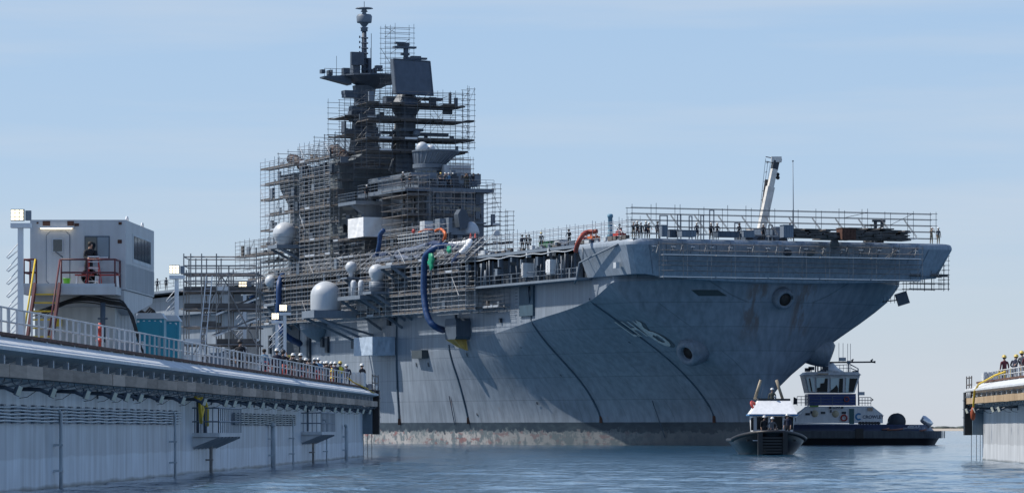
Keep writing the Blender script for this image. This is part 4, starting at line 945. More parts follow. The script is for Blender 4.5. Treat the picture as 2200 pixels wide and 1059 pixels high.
# picket fence along the wall top
fen = thing('guard_fence', 'long white picket guard fence along the left wall top', 'fence', D(235, .1, 4.45)); P = Parts(fen); s = 100.0; rg = random.Random(2); k = 0
sEnd = dY(752, .1)
while s < sEnd:
    P.add('picket', MB().box((s, .05, 4.50), (s + .05, .11, 5.30), D), white_dock); s += 1.42 + max(0, s - 140) * .007 + rg.uniform(-.06, .06); k += 1
    if k % 5 == 0: P.pole('fence_post', D(s, .12, 4.4), D(s, .12, 5.34), .035, white_dock)
for z in (5.32, 4.92): P.add('fence_rail', MB().bar(D(100, .12, z), D(sEnd, .12, z), .028, 6), white_dock)
P.done()
for px, h in ((230, 1), (722, .9)):
    s = dY(px, .1); single('hydrant_post', MB().lathe([(.05, 0), (.05, .35), (.14, .36), (.14, .42), (.06, .45), (.06, .75), (.13, .77), (.13, .83), (.05, .85), (.05, 1.0)], D(s, .35, 4.15 + .3), 10), red if h == 1 else yellow, 'short red hydrant pipe behind the fence' if h == 1 else 'yellow post at the end of the white fence', 'post')
# dock walkway clutter behind the fence
dfl = MB().box((100, .4, 4.1), (257.9, 8.8, 4.13), D).build('walkway', dark_grey, dockL)
rg = random.Random(12); cl_n = 0
spots = [(150, .8), (172, 1.1), (176, 1.6), (182, .9), (186, 1.4), (192, 1.0), (200, 1.2), (203, 1.7), (208, 1.5), (213, 1.0), (219, 1.3), (226, 1.4), (231, 1.1), (240, 1.2)]
labs = ['low white junction box beside the control cabin', 'white utility box behind the scaffold tower', 'pale locker under the stair tower', 'grey locker right of the stair tower', 'small white winch box behind the crowd', 'white bollard box near the lone standing man', 'low grey cabinet left of the crowd', 'white cabinet behind the first hard hats', 'grey valve box amid the crowd', 'white box behind the man in a light blue shirt', 'pale chest behind the crowd middle', 'grey chest near the yellow post', 'white chest near the hi-vis worker', 'white electrical box near the dock end']
for (s, w), lb in zip(spots, labs):
    a, b_, h = rg.uniform(.5, 1.4), rg.uniform(.5, .9), rg.uniform(.6, 1.15)
    mb = MB().box((s, w, 4.13), (s + a, w + b_, 4.13 + h), D).box((s - .05, w - .05, 4.13 + h), (s + a + .05, w + b_ + .05, 4.18 + h), D).box((s - .04, w + .1, 4.3), (s - .0, w + b_ - .1, 4.05 + h), D)
    single('utility_box', mb, rg.choice([white_dock, haze_grey, white_dock]), lb, 'box')
s = 146
for i in range(9):
    s0 = 196 + i * 5.2; mb = MB()
    for k in range(2): mb.bar(D(s0 + k * 2.2, .55, 4.13), D(s0 + k * 2.2, .55, 5.2), .035, 6)
    for z in (4.7, 5.15): mb.bar(D(s0, .55, z), D(s0 + 2.2, .55, z), .035, 6)
    single('pipe_barrier', mb, oxblood if i % 2 else red, 'dark red pipe barrier behind the white fence, %s from the left' % ordn[i], 'barrier', 'red pipe barriers behind the fence')

# lamp posts with cable hooks
def lamp_post(Y, w, zt, hooks, label, wide=True, lit=True):
    b_ = D(Y, w, 4.1); r_ = thing('lamp_post', label, 'lamp post', b_)
    MB().box((-.085, -.085, 0), (.085, .085, zt - 4.1 - .6), lambda x, y, z: b_ + Vector((x, y, z))).build('pole', white, r_)
    zz = zt - 4.1
    G = lambda x, y, z: b_ + Vector((x * .68, y, z))
    MB().box((-.45, -.2, zz - .6), (.5, .2, zz - .45), G).build('cross_bracket', white, r_)
    lm = MB().box((-.44, -.16, zz - .38), (.2, -.03, zz), G).build('lamp_head', haze_grey, r_)
    for k in range(3):
        for j in range(3): MB().box((-.42 + k * .205, -.19, zz - .35 + j * .115), (-.26 + k * .205, -.16, zz - .26 + j * .115), G).build('lens', lampglow, lm)
    MB().box((.24, -.1, zz - .36), (.5, .1, zz - .04), G).build('ballast_box', haze_grey, r_)
    for k in range(hooks):
        z = zz - 1.15 - k * .42
        pts = [b_ + Vector(q) for q in ((-.08, 0, z + .05), (-.4, 0, z - .33), (-.46, 0, z - .4), (-.4, 0, z - .44), (-.08, 0, z - .18))]
        MB().tube(pts, .02, 5).build('cable_hook', white, r_)
YL = 128
lamp_post(YL, 1.9, 8.92, 10, 'white lamp post with lit floodlight left of the control cabin')
lamp_post(128 * 469.5 / 350, 2.0, 8.92, 9, 'white lamp post with lit floodlight beside the blue toilet')
lamp_post(206, 2.5, 9.5, 6, 'white lamp post with lit floodlight behind the scaffold stair tower')
lamp_post(dY(612, 1.9), 1.9, 8.8, 9, 'white lamp post with lit floodlight above the crowd')
lamp_post(dY(612, 1.9) + 6, 2.9, 8.5, 2, 'shorter white lamp post just behind the one above the crowd')

# ------------------------------------------------ control cabin
def K(x, y, z): return Vector((-14.26 - x + .03306 * y, 146 + y, z))       # x leftwards, y deep
zt, zb = zat(472.3, 146), zat(640, 146); Wd = 205 * 146 / 8500.0
cab = thing('control_cabin', 'white container control cabin raised over the dock wall walkway', 'cabin', K(Wd / 2, 4, 4.1)); cw = mat('cabin paint', (.50, .51, .52), .5, 0, .06, .1, 1.2)
zb2 = zat(622, 146)
cbody = MB().box((0, 0, zb2), (Wd, 8.5, zt), K).build('container_body', cw, cab)
MB().prism([(0, zb2 - .02), (8.5, zb2 - .02), (8.4, zb2 - .25), (2.0, zb2 - .9), (0, zb2 - .55)], lambda a, b, t: K(t, a, b), .05, Wd - .05).build('underframe', cw, cab)
MB().box((.45, .5, 4.1), (Wd - .1, 6.5, zb2 - .4), K).build('pedestal_house', mat('pedestal paint', (.52, .52, .50), .6, 0, .08, .15), cab)
for k in range(14): MB().box((.42, 1 + k * .4, 4.12), (.448, 1.2 + k * .4, zb2 - .6), K).build('wall_rib', cw, cab)
for k in range(26): y = .3 + k * .32; MB().box((-.02, y, zb2 + .05), (-.002, y + .1, zat(575, 150)), K).build('wall_rib', cw, cbody)
q = lambda px, py: K((270 - px) * 146 / 8500, 0, zat(py, 146))
def cface(px0, px1, y0, y1, d0, d1, name, m, par=cbody):
    x0, x1 = (270 - px1) * 146 / 8500, (270 - px0) * 146 / 8500
    return MB().box((x0, d0, zat(y1, 146)), (x1, d1, zat(y0, 146)), K).build(name, m, par)
dr = MB(); x0, x1, z0, z1 = (270 - 149.5) * 146 / 8500, (270 - 101) * 146 / 8500, zat(611, 146), zat(498, 146); rc = .14
pl = [(x0 + rc, z0), (x1 - rc, z0), (x1, z0 + rc), (x1, z1 - rc), (x1 - rc, z1), (x0 + rc, z1), (x0, z1 - rc), (x0, z0 + rc)]
dr.prism(pl, lambda a, b, t: K(a, t, b), -.05, -.002); door = dr.build('door', cw, cbody)
MB().prism([((a - (x0 + x1) / 2) * 1.06 + (x0 + x1) / 2, (b - (z0 + z1) / 2) * 1.03 + (z0 + z1) / 2) for a, b in pl], lambda a, b, t: K(a, t, b), -.02, -.001).build('door_frame', haze_grey, cbody)
cface(113, 137, 512, 543, -.09, -.06, 'door_window_frame', pale_grey); cface(115.5, 134.5, 515, 540, -.11, -.09, 'door_window', glass)
MB().bar(q(120, 541) + Vector((0, -.12, 0)), q(136, 553) + Vector((0, -.12, 0)), .02).build('door_handle', dark_grey, cbody)
cface(182, 236, 507, 556, -.03, -.004, 'window_frame', dark_grey); cface(184, 208, 509.5, 555, -.05, -.032, 'window', glass); cface(210, 234, 509.5, 552, -.05, -.032, 'window', mat('reflection tinted pane', (.12, .18, .24), .15, spec=.8))  # right pane's lighter blue base carries its reflection as colour
cface(205, 233, 552, 554.5, -.08, -.05, 'window_sill', white)
for px0, px1, y0, y1 in ((92, 108, 475, 485), (145, 159, 475, 485), (160, 170, 480, 486), (255, 262, 477, 483), (253, 262, 515, 523), (79, 83, 477, 481)): cface(px0, px1, y0, y1, -.02, -.003, 'rust_patch', rust)
cface(84, 160, 487, 490, -.18, -.02, 'tube_light_housing', white); cface(88, 156, 490, 492, -.16, -.06, 'tube_light', lampglow)
# side windows: five tall panes
for k in range(5):
    y0 = 2.3 + k * 1.02; MB().box((-.03, y0, zat(566, 150) + .1), (-.004, y0 + .86, zat(512, 150)), K).build('side_window', glass, cbody)
MB().box((-.012, 2.05, zat(568, 150)), (-.0025, 7.5, zat(508, 150)), K).build('window_surround', white_dock, cbody)
for y in (.9, 5.4): MB().tube([K(.1, y, zt), K(.1, y + .15, zt + .16), K(.1, y + .4, zt + .16), K(.1, y + .55, zt)], .035, 6).build('lifting_lug', white, cbody)
# balcony
zf = zat(619, 146)
bal = MB().box((.15, -1.5, zf - .28), (Wd + .05, -.01, zf), K).build('balcony_floor', cw, cab)
def rail(pts, m, par, zs=(0, .52, 1.0)):
    for i in range(len(pts) - 1):
        a, b_ = K(pts[i][0], pts[i][1], zf), K(pts[i + 1][0], pts[i + 1][1], zf)
        for h in zs[1:]: MB().bar(a + Vector((0, 0, h)), b_ + Vector((0, 0, h)), .035, 6).build('balcony_rail', m, par)
    for (x, y) in pts: MB().bar(K(x, y, zf), K(x, y, zf + 1.0), .035, 6).build('balcony_post', m, par)
rail([(.2, -.05), (.2, -1.45), (1.2, -1.45), (2.16, -1.45)], oxblood, bal); rail([(Wd, -.05), (Wd, -1.45), (Wd - .45, -1.45)], oxblood, bal)
MB().box((.2, -1.5, zf), (Wd, -1.44, zf + .12), K).build('kick_plate', pale_grey, bal)
# stair down from the balcony
st = []; xa, xb = 2.2, 3.1
for x in (xa, xb):
    MB().beam(K(x, -1.5, zf + 1.0 - .9), K(x + .16, -3.2, 4.15), .09, .22).build('stair_stringer', oxblood, cab)
    MB().bar(K(x, -1.5, zf + 1.0), K(x + .16, -3.2, 5.2), .035, 6).build('stair_handrail', yellow if x == xb else oxblood, cab)
for k in range(9):
    f = (k + .5) / 9; MB().box((xa + .05 + .16 * f, -1.6 - 1.6 * f, zf - .15 - (zf - 4.2) * f), (xb + .12 * f, -1.35 - 1.6 * f, zf - .1 - (zf - 4.2) * f), K).build('stair_tread', yellow, cab)
cface(108, 130, 684, 700, .42, .46, 'warning_sign', yellow, cab); cface(109, 116, 685, 698, .40, .419, 'warning_stripe', red, cab)
# air conditioner on the balcony
xc = (270 - 195) * 146 / 8500; ac = thing('air_conditioner', 'white air conditioner with round fan on the cabin balcony', 'air conditioner', K(xc, -.5, zf))
MB().box((xc - .38, -.45, zf + .02), (xc + .38, -.1, zf + .78), K).build('casing', cw, ac)
c = K(xc, -.455, zf + .42); mb = MB(); mb.lathe([(.30, 0), (.30, .03), (.26, .03), (.26, .0)], c, 22, (0, -1, 0)); mb.build('fan_ring', shadow_steel, ac)
mb = MB()
for k in range(8): t = k * math.pi / 4; mb.beam(c + Vector((.04 * math.cos(t), -.02, .04 * math.sin(t))), c + Vector((.25 * math.cos(t), -.02, .25 * math.sin(t))), .02, .12, Vector((0, 1, 0)))
mb.build('fan', mat('fan paint', (.18, .19, .21), .5), ac)
def stool(x, lab, cols, kind='bench'):
    r_ = thing('ladder' if kind == 'ladder' else 'plastic_bench', lab, kind if kind == 'ladder' else 'bench', K(x, -1.0, zf))
    if kind == 'ladder':
        for sx in (-.2, .2):
            MB().bar(K(x + sx * .8, -.9, zf + 1.1), K(x + sx * 1.3, -1.25, zf), .025).build('rail', red, r_); MB().bar(K(x + sx * .8, -.85, zf + 1.1), K(x + sx * 1.3, -.5, zf), .02).build('rail', red, r_)
        for k in range(4): MB().box((x - .2, -1.2 + .07 * k, zf + .2 + k * .24), (x + .2, -1.1 + .07 * k, zf + .23 + k * .24), K).build('step', white, r_)
        MB().box((x - .2, -1.05, zf + 1.1), (x + .2, -.75, zf + 1.14), K).build('top_step', white, r_)
    else:
        MB().box((x - .45, -1.2, zf + .42), (x + .45, -.9, zf + .47), K).build('seat', red, r_)
        for sx in (-.38, .38): MB().beam(K(x + sx, -1.05, zf + .42), K(x + sx * 1.1, -1.05, zf), .25, .06).build('leg', white, r_)
stool(.62 * 1.7, 'red and white stepladder standing before the cabin window', None, 'ladder'); stool(1.25, 'low red bench with white legs under the fan', None); stool(.55, 'low bench with white legs at the balcony right end', None)
xg = (270 - 152) * 146 / 8500; single('bucket', MB().lathe([(.09, 0), (.14, .3), (.15, .3), (.15, .33)], K(xg, -1.0, zf), 12), mat('lime plastic', (.1, .4, .03), .4), 'small green bucket on the cabin balcony', 'bucket')
person(K((270 - 193) * 146 / 8500, -.35, zf), math.pi * .2, 'lean', 'dark', 'dark', 'k', 'person in dark clothes bending at the cabin window', sc=.94)
# black cables under the cabin
mb_pts = [[(0, 3.2, 7.0, 0), (0, 2.6, 6.5, 0), (0, 1.9, 6.75, 0), (0, 1.0, 6.7, 0), (0, .2, 6.65, 0), (0, -.05, 6.2, 0), (0, -.35, 5.2, 0), (0, -.45, 4.4, 0)]]
for i in range(6):
    dz = -.055 * i + .03 * math.sin(i * 5); dx = .05 * i
    pts = [K(3.45 - .3 * (i % 3), -.25 - .06 * i, 6.1 + dz), K(2.9, -.3 - .06 * i, 6.25 + dz), K(2.1, -.3 - .05 * i, 6.55 + dz * .5), K(1.3, -.3, 6.75 + dz), K(.5, -.3, 6.6 + dz), K(.05 - dx * .5, -.3, 6.5 + dz), K(-.25 - dx * .4, -.3, 5.9), K(-.5 - dx * .8, -.3, 5.1 - .1 * i), K(-.75 - dx, -.35, 4.5), K(-.9 - dx, -.35, 4.2)]
    sm = []
    for a in range(len(pts) - 1):
        p0, p1, p2, p3 = pts[max(a - 1, 0)], pts[a], pts[a + 1], pts[min(a + 2, len(pts) - 1)]
        for t in (0, .33, .66): sm.append(.5 * ((2 * p1) + (p2 - p0) * t + (2 * p0 - 5 * p1 + 4 * p2 - p3) * t * t + (3 * p1 - p0 - 3 * p2 + p3) * t**3))
    single('power_cable', MB().tube(sm, .032 if i < 3 else .022, 6), black, 'black cable slung under the control cabin, %s from the top' % ordn[i], 'cable', 'black cables slung under the cabin')
for i in range(3):
    p = [(285, 658), (298, 664), (312, 672), (322, 661), (331, 668), (336, 700), (337, 735)]; sm = [at(x + i * 2.5, y + i * 4, 158 + i) for x, y in p]
    single('power_cable', MB().tube(sm, .05, 6), black, 'black cable arching right of the cabin, %s' % ('outermost', 'middle one', 'innermost')[i], 'cable', 'black cables arching right of the cabin')
mb = MB(); mb.tube([at(316, 640, 156), at(283, 650, 156), at(283, 655, 156)], .04, 6); mb.tube([at(279, 655, 156), at(279, 745, 156)], .04, 6); single('drain_pipe', mb, dark_grey, 'thin grey drain pipe dropping from the cabin corner', 'pipe')
mb = MB(); mb.bar(at(221, 650, 145), at(221, 735, 145), .1, 8); mb.box((-.18, -.1, 0), (.18, .1, .06), lambda x, y, z: at(221, 686, 145) + Vector((x, y, z))); single('valve_pipe', mb, dark_grey, 'dark vertical valve pipe before the cabin pedestal', 'pipe')

# blue portable toilets
def toilet(px, w, label, m):
    s = dY(px, w); F = lambda x, y, z: D(s, w, 4.13) + Vector((x, y, z)); r_ = thing('portable_toilet', label, 'portable toilet', F(0, 0, 0))
    b_ = MB().box((-.55, -.55, .1), (.55, .55, 2.05), F).box((-.6, -.6, 0), (.6, .6, .1), F).build('cabin_shell', m, r_)
    MB().prism([(-.6, 2.05), (.6, 2.05), (.45, 2.28), (-.45, 2.28)], lambda a, b, t: F(a, t, b), -.6, .6).build('roof', pale_grey, r_)
    MB().box((-.42, -.58, .15), (.42, -.552, 1.95), F).build('door', m, r_)
    for k in range(5): MB().box((-.5 + k * .22, -.572, 1.9), (-.42 + k * .22, -.551, 1.98), F).build('vent', white, b_)
    return F, r_
F, t_ = toilet(325, 1.3, 'blue portable toilet left of the scaffold tower, nearer one', teal); toilet(358, 1.1, 'blue portable toilet with a navy sign, right one', teal)
s = dY(373, .6); 
mbx = MB().box((-.14, -.03, 0), (.14, 0, .42), lambda x, y, z: at(372, 720, dY(366, 1.1) - .62) + Vector((x, y, z))); sg_ = thing('toilet_sign', 'small navy sign with white emblem on the blue toilet', 'sign', at(372, 720, dY(366, 1.1) - .62)); mbx.build('sign_board', navy, sg_)
c0 = at(372, 712, dY(366, 1.1) - .66); MB().lathe([(.05, 0), (.05, .01)], c0, 12, (0, -1, 0)).build('emblem', white, sg_); MB().box((-.1, -.01, -.16), (.1, 0, -.1), lambda x, y, z: c0 + Vector((x, y, z))).build('text_bar', white, sg_)

# end-of-dock wires and conduits
for i, (px, y0, y1) in enumerate(((775, 845, 978), (781, 860, 978), (790, 870, 978), (799, 875, 977))):
    p0, p1 = at(px - 1, y0, 257.5), at(px, y1, 257.5); single('hanging_wire', MB().bar(p0, Vector((p1.x, p1.y, -.3)), .022 if i else .035), black, 'thin dark line hanging from the left dock corner, %s from the left' % ordn[i], 'rope', 'lines hanging from the left dock corner')
for i, px in enumerate((2087, 2098, 2106, 2121, 2124, 2130, 2136)):
    p0 = at(px, 868, 228.2 if px > 2112 else 230.2); single('hanging_wire', MB().bar(p0, Vector((p0.x, p0.y, -.3)), .02), shadow_steel, 'thin dark line hanging from the right dock corner, %s from the left' % ordn[i], 'rope', 'lines hanging from the right dock corner')
# corner platforms of timber and pipe
scaffold('small timber and pipe frame on the left dock corner', D, [252, 254.5, 257.6], [-1.0, .4], [4.3, 4.75, 5.2], floors=[4.3], r=.04, m=mat('old timber rail', (.13, .11, .10), .8), over=.1, cat='frame')
scaffold('grey timber and pipe frame on the right dock corner', E_, [226.3, 228, 229.8], [-.9, .2], [3.9, 4.35, 4.75], floors=[3.9], r=.04, m=mat('old timber rail', (.13, .11, .10)), over=.1, cat='frame')
def ebox(F, s, w, z, a, b_, h, n, lab, m=pale_grey):
    mb = MB().box((s, w, z), (s + a, w + b_, z + h), F)
    for k in range(n): ww = w + b_ * (k + .1) / n; mb.box((s - .05, ww, z), (s, ww + b_ / n * .75, z + h + .06), F)
    single('ribbed_box', mb, m, lab, 'box')
ebox(D, 251.5, -.55, 4.5, 1.2, 1.1, .85, 4, 'pale ribbed electrical box at the left dock corner', white_dock); ebox(E_, 224.8, -.35, 4.2, 1.4, .0 + 1.0, .78, 4, 'pale ribbed electrical box on the right dock corner', white_dock)
ebox(D, 254.8, -.8, 4.15, 1.2, .6, .5, 2, 'grey junction box below the left corner frame', haze_grey)
mb = MB()
for k in range(7):
    a = 226.5 + k * .45; mb.tube([E_(a, -.3, 4.1), E_(a - .2, -.95, 3.95 + .1 * (k % 3)), E_(a - .3, -1.0, 3.6)], .03, 5)
single('cable_bundle', mb, white_dock, 'tangle of pale cables over the right dock corner', 'cable')
mb = MB().tube([E_(214, -.1, 4.9), E_(217, -.4, 4.75), E_(221, -.95, 4.3), E_(223.0, -1.0, 3.95), E_(223.6, -1.02, 3.3), E_(223.6, -1.02, 2.75)], .055, 6); single('yellow_cable', mb, yellow, 'yellow cable draped over the right dock coaming', 'cable')
single('cable_plug', MB().lathe([(.05, -.55), (.13, -.45), (.15, -.1), (.1, .1), (.05, .2)], E_(223.6, -1.05, 2.85), 10), mat('orange plug', (.35, .07, .02), .5), 'orange plug hanging at the end of the yellow cable', 'plug')
mb = MB().tube([D(246, .1, 5.0), D(249, .0, 4.75), D(252.5, -.6, 4.4), D(253.5, -1.0, 4.1)], .045, 6); single('yellow_cable', mb, yellow, 'yellow cable running down to the left dock corner', 'cable')
fr_ = thing('guard_rail', 'white guard rail on top of the right dock wall', 'railing', E_(210, 0, 4.5)); P = Parts(fr_)
for s in np.arange(190, 224, 1.5): P.add('picket', MB().box((s, .06, 4.5), (s + .05, .13, 5.05), E_), white_dock)
for z in (5.06, 4.8): P.add('rail', MB().bar(E_(190, .1, z), E_(226, .1, z), .03, 6), white_dock)
for s in (213, 216.5, 220): P.pole('rail_post', E_(s, .1, 4.5), E_(s, .1, 5.1), .04, yellow)
P.done()
person(E_(223.8, .75, 4.13), R(200), 'stand', 'maroon', 'dark', 'y', 'person in dark jacket and yellow hard hat standing alone on the right dock')
person(E_(215.6, .55, 4.13), R(160), 'bend', 'navy', 'grey', 'y', 'person in navy with yellow hard hat bending over the right rail')
person(E_(210.6, .55, 4.13), R(200), 'lean', 'grey', 'tan', 'y', 'person in grey with yellow hard hat at the photo right edge')
person(E_(207.8, .5, 4.13), R(170), 'bend', 'maroon', 'dark', 'd', 'person in maroon jacket bending at the photo right edge')

# crowd on the left dock
crowd = [(516, .75, 'stand', 'dark', 'dark', 'd', 'lone man in dark jacket and cap behind the white fence'), (567, 1.4, 'walk', 'blue', 'navy', 'k', 'bareheaded person in blue walking left of the crowd'),
 (587, 2.4, 'hips', 'maroon', 'dark', 'k', 'person in maroon, arm raised, behind the crowd left end'), (595, 1.0, 'stand', 'navy', 'navy', 'w', 'person in navy with white hard hat, first of the crowd from the left'), (608, .75, 'photo', 'dark', 'dark', 'd', 'person in black with dark cap in the crowd, right of the first white hat'),
 (620, 1.7, 'stand', 'tan', 'navy', 'y', 'person in tan with a pale yellow hat, back row of the crowd'), (630, .75, 'photo', 'dark', 'dark', 'w', 'person in black holding up a camera in the crowd'), (645.6, .8, 'hips', 'dark', 'navy', 'w', 'person in black with white hard hat just left of the gap'),
 (638, 2.2, 'stand', 'navy', 'dark', 'w', 'person in navy half hidden behind the photographer'), (673, .8, 'lean', 'dark', 'dark', 'w', 'person in black leaning on the fence, right of the gap'), (684, 1.0, 'stand', 'blue', 'navy', 'w', 'person in light blue shirt with white hard hat'),
 (702, .8, 'lean', 'dark', 'dark', 'w', 'person in black right of the light blue shirt'), (697, 1.8, 'photo', 'red', 'navy', 'w', 'person in red half hidden behind two black jackets'), (712, 1.1, 'stand', 'maroon', 'navy', 'w', 'person in maroon with white hat in the crowd right part'), (720, .8, 'lean', 'navy', 'dark', 'w', 'person in navy leaning on the end of the fence'),
 (731, .5, 'stand', 'tan', 'blue', 'y', 'worker in tan and hi-vis vest with yellow hard hat'), (746, .3, 'bend', 'navy', 'navy', 'w', 'person in navy bending forward past the fence end'), (778, -.3, 'stand', 'dark', 'dark', 'w', 'man in black with white hard hat at the dock corner'),
 (602, 2.6, 'hips', 'grey', 'dark', 'w', 'person in grey in the back row above the first white hats'), (657, 1.9, 'stand', 'navy', 'dark', 'w', 'person in navy alone in the back row of the crowd gap'), (665, 1.3, 'photo', 'dark', 'navy', 'd', 'person in black cap taking a photo right of the crowd gap'), (690, 1.6, 'stand', 'dark', 'dark', 'w', 'person in black behind the light blue shirt'), (708, 2.3, 'stand', 'grey', 'navy', 'd', 'person in grey with dark cap in the back row near the fence end'), (716, 1.7, 'hips', 'dark', 'dark', 'w', 'person in black with hands on hips in the back row near the fence end')]
rg = random.Random(8)
for px, w, pose, j, t_, hat, lab in crowd:
    s = dY(px, w); z = 4.13
    person(D(s, w, z), R(190) + rg.uniform(-.7, .7) if pose != 'hips' else R(150), pose, j, t_, hat, lab, sc=rg.uniform(.95, 1.03), extra='vest' if 'hi-vis' in lab else None)
# red chair-like block at corner
single('oil_drum', MB().lathe([(.28, 0), (.29, .02), (.28, .3), (.295, .32), (.28, .34), (.28, .6), (.29, .62), (.26, .63)], D(253.2, -.1, 4.45), 16), red, 'red drum beside the man at the dock corner', 'drum')

# ------------------------------------------------ scaffold stair tower on the dock
def TW(x, y, z): return Vector((-16.55 + x, 199.5 + y, 4.15 + (z - 4.2) * 1.12))
x1 = (553 - 397) * 199.5 / 8500
scaffold('tall scaffold stair tower standing on the left dock behind the fence', TW, [0, .9, x1 * .45, x1 * .62, x1], [0, 1.6, 3.2], [4.2, 5.1, 5.9, 6.7, 7.5, 8.3, 9.1], floors=[5.1, 5.9, 6.7, 7.5, 8.25], r=.045, brace=.9, over=.3, seed=5, planks=plank_mat)
tw = thing('scaffold', 'open upper rail cage on top of the scaffold stair tower', 'scaffold', TW(0, 0, 8.4)); P = Parts(tw)
for x in (0, .35, .9, x1 * .45, x1): P.pole('standard', TW(x, 0, 8.4), TW(x, 0, 10.0), .04, pole_mat); P.pole('standard', TW(x, 3.2, 8.4), TW(x, 3.2, 9.9), .04, pole_mat)
for z in (8.75, 9.1, 9.45, 9.85):
    P.pole('ledger', TW(0, 0, z), TW(x1, 0, z), .035, pole_mat); P.pole('ledger', TW(0, 3.2, z), TW(x1, 3.2, z), .03, pole_mat); P.pole('transom', TW(0, 0, z), TW(0, 3.2, z), .03, pole_mat)
P.done()
lad = thing('access_ladder', 'long leaning ladder on the scaffold stair tower', 'ladder', TW(.7, -.4, 4.2))
MB().bar(TW(.65, -.5, 4.2), TW(1.15, -.2, 9.0), .035).build('ladder_rail', alu, lad); MB().bar(TW(.95, -.5, 4.2), TW(1.45, -.2, 9.0), .035).build('ladder_rail', alu, lad)
for k in range(16): f = k / 16; MB().bar(TW(.65 + .5 * f, -.5 + .3 * f, 4.3 + 4.7 * f), TW(.95 + .5 * f, -.5 + .3 * f, 4.3 + 4.7 * f), .02).build('rung', alu, lad)
for k in range(4): a = TW(1.5, 0, 4.4 + k * .95); b_ = TW(x1 - .1, 1.5, 5.2 + k * .95); single('stair_flight', MB().beam(a, b_, .5, .09), alu, 'inclined aluminium stair flight inside the tower, %s from below' % ordn[k], 'stair')

# ================================================================== SCAFFOLDING ON THE SHIP
CF = lambda a, b, z: S(b, a, z)
def zr(a, b, st): return [a + st * i for i in range(int(round((b - a) / st)) + 1)]
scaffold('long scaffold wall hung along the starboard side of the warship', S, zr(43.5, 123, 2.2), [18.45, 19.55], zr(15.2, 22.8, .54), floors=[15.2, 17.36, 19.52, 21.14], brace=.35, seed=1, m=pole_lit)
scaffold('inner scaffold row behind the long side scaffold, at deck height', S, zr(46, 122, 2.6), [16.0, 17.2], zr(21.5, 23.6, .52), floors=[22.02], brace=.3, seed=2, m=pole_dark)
rk = thing('outrigger_row', 'row of slanting scaffold outriggers above the long side scaffold', 'scaffold', S(80, 18, 21.3)); P = Parts(rk)
for u in zr(42, 120, 1.25):
    P.pole('outrigger', S(u + 1.6, 19.6, 20.6), S(u - 1.5, 17.4, 23.3 + .3 * math.sin(u * 2)), .034, pole_lit)
P.done()
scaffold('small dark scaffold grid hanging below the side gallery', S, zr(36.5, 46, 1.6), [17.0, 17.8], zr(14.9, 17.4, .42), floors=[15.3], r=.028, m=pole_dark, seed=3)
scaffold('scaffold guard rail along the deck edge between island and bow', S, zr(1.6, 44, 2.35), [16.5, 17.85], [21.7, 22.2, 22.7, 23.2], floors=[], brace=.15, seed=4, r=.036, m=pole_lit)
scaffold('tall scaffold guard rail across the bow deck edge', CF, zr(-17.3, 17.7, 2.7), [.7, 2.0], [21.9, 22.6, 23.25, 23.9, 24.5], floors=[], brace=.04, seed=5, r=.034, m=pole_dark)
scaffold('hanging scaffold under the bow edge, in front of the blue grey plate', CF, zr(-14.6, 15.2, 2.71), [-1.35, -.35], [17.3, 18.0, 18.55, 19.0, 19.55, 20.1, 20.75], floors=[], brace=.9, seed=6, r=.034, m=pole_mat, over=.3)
hb = thing('deck_tube', 'long bright tube rails of the hanging bow scaffold', 'tube', S(0, 0, 17.4)); P = Parts(hb)
for z in (17.32, 19.58):
    for k in range(5):
        a = 15.2 - k * 5.95; P.add('tube', MB().box((-1.38, a - 5.8, z), (-.5, a, z + .09), S), alu)
P.done()
scaffold('scaffold under the port bow corner', CF, [-18.9, -17.8, -16.9, -15.6, -14.4], [1.0, 2.6, 4.2], [16.6, 17.2, 17.9], floors=[17.9], brace=.3, seed=7, r=.032, m=pole_dark, over=1.0)
scaffold('narrow scaffold ladder tower beside the port bow corner', CF, [-18.9, -18.3], [.9, 1.9], zr(16.6, 20.4, .5), seed=8, r=.03, m=pole_dark, over=.2)
brk = []
for i, v in enumerate(zr(-14.6, 15.1, 2.7)):
    r_ = thing('deck_bracket', 'slanted lattice bracket on the bow rail, %s from the right' % ordn[i], 'bracket', S(.5, v, 21.4), 'slanted brackets along the bow rail')
    for d in (0, .14): MB().bar(S(.9, v + 1.0, 23.9 - d), S(-.15, v + d * .3, 22.0 - d), .03).build('bracket_rail', pole_mat, r_)
    MB().box((-.3, v + .0, 21.75), (.5, v + 1.05, 21.8), S).build('bracket_tray', alu, r_)
    MB().bar(S(-.25, v + .1, 21.0), S(-.9, v + .7, 19.8), .028).build('bracket_stay', pole_dark, r_)
rgb = random.Random(77)
for i, v in enumerate(zr(-14.2, 16.3, 2.15)):
    r_ = thing('edge_bracket', 'small strut clamped on the bow plate top edge, %s from the right' % (ordn[i] if i < 16 else 'last'), 'bracket', S(0, v, 20.5), 'small struts clamped on the bow plate')
    MB().bar(S(-.3, v - .35, 20.75), S(-.35, v + .15, 19.8), .04).build('strut', dark_grey, r_); MB().box((-.36, v - .4, 20.45), (-.05, v + .05, 20.55), S).build('clamp_pad', alu, r_)
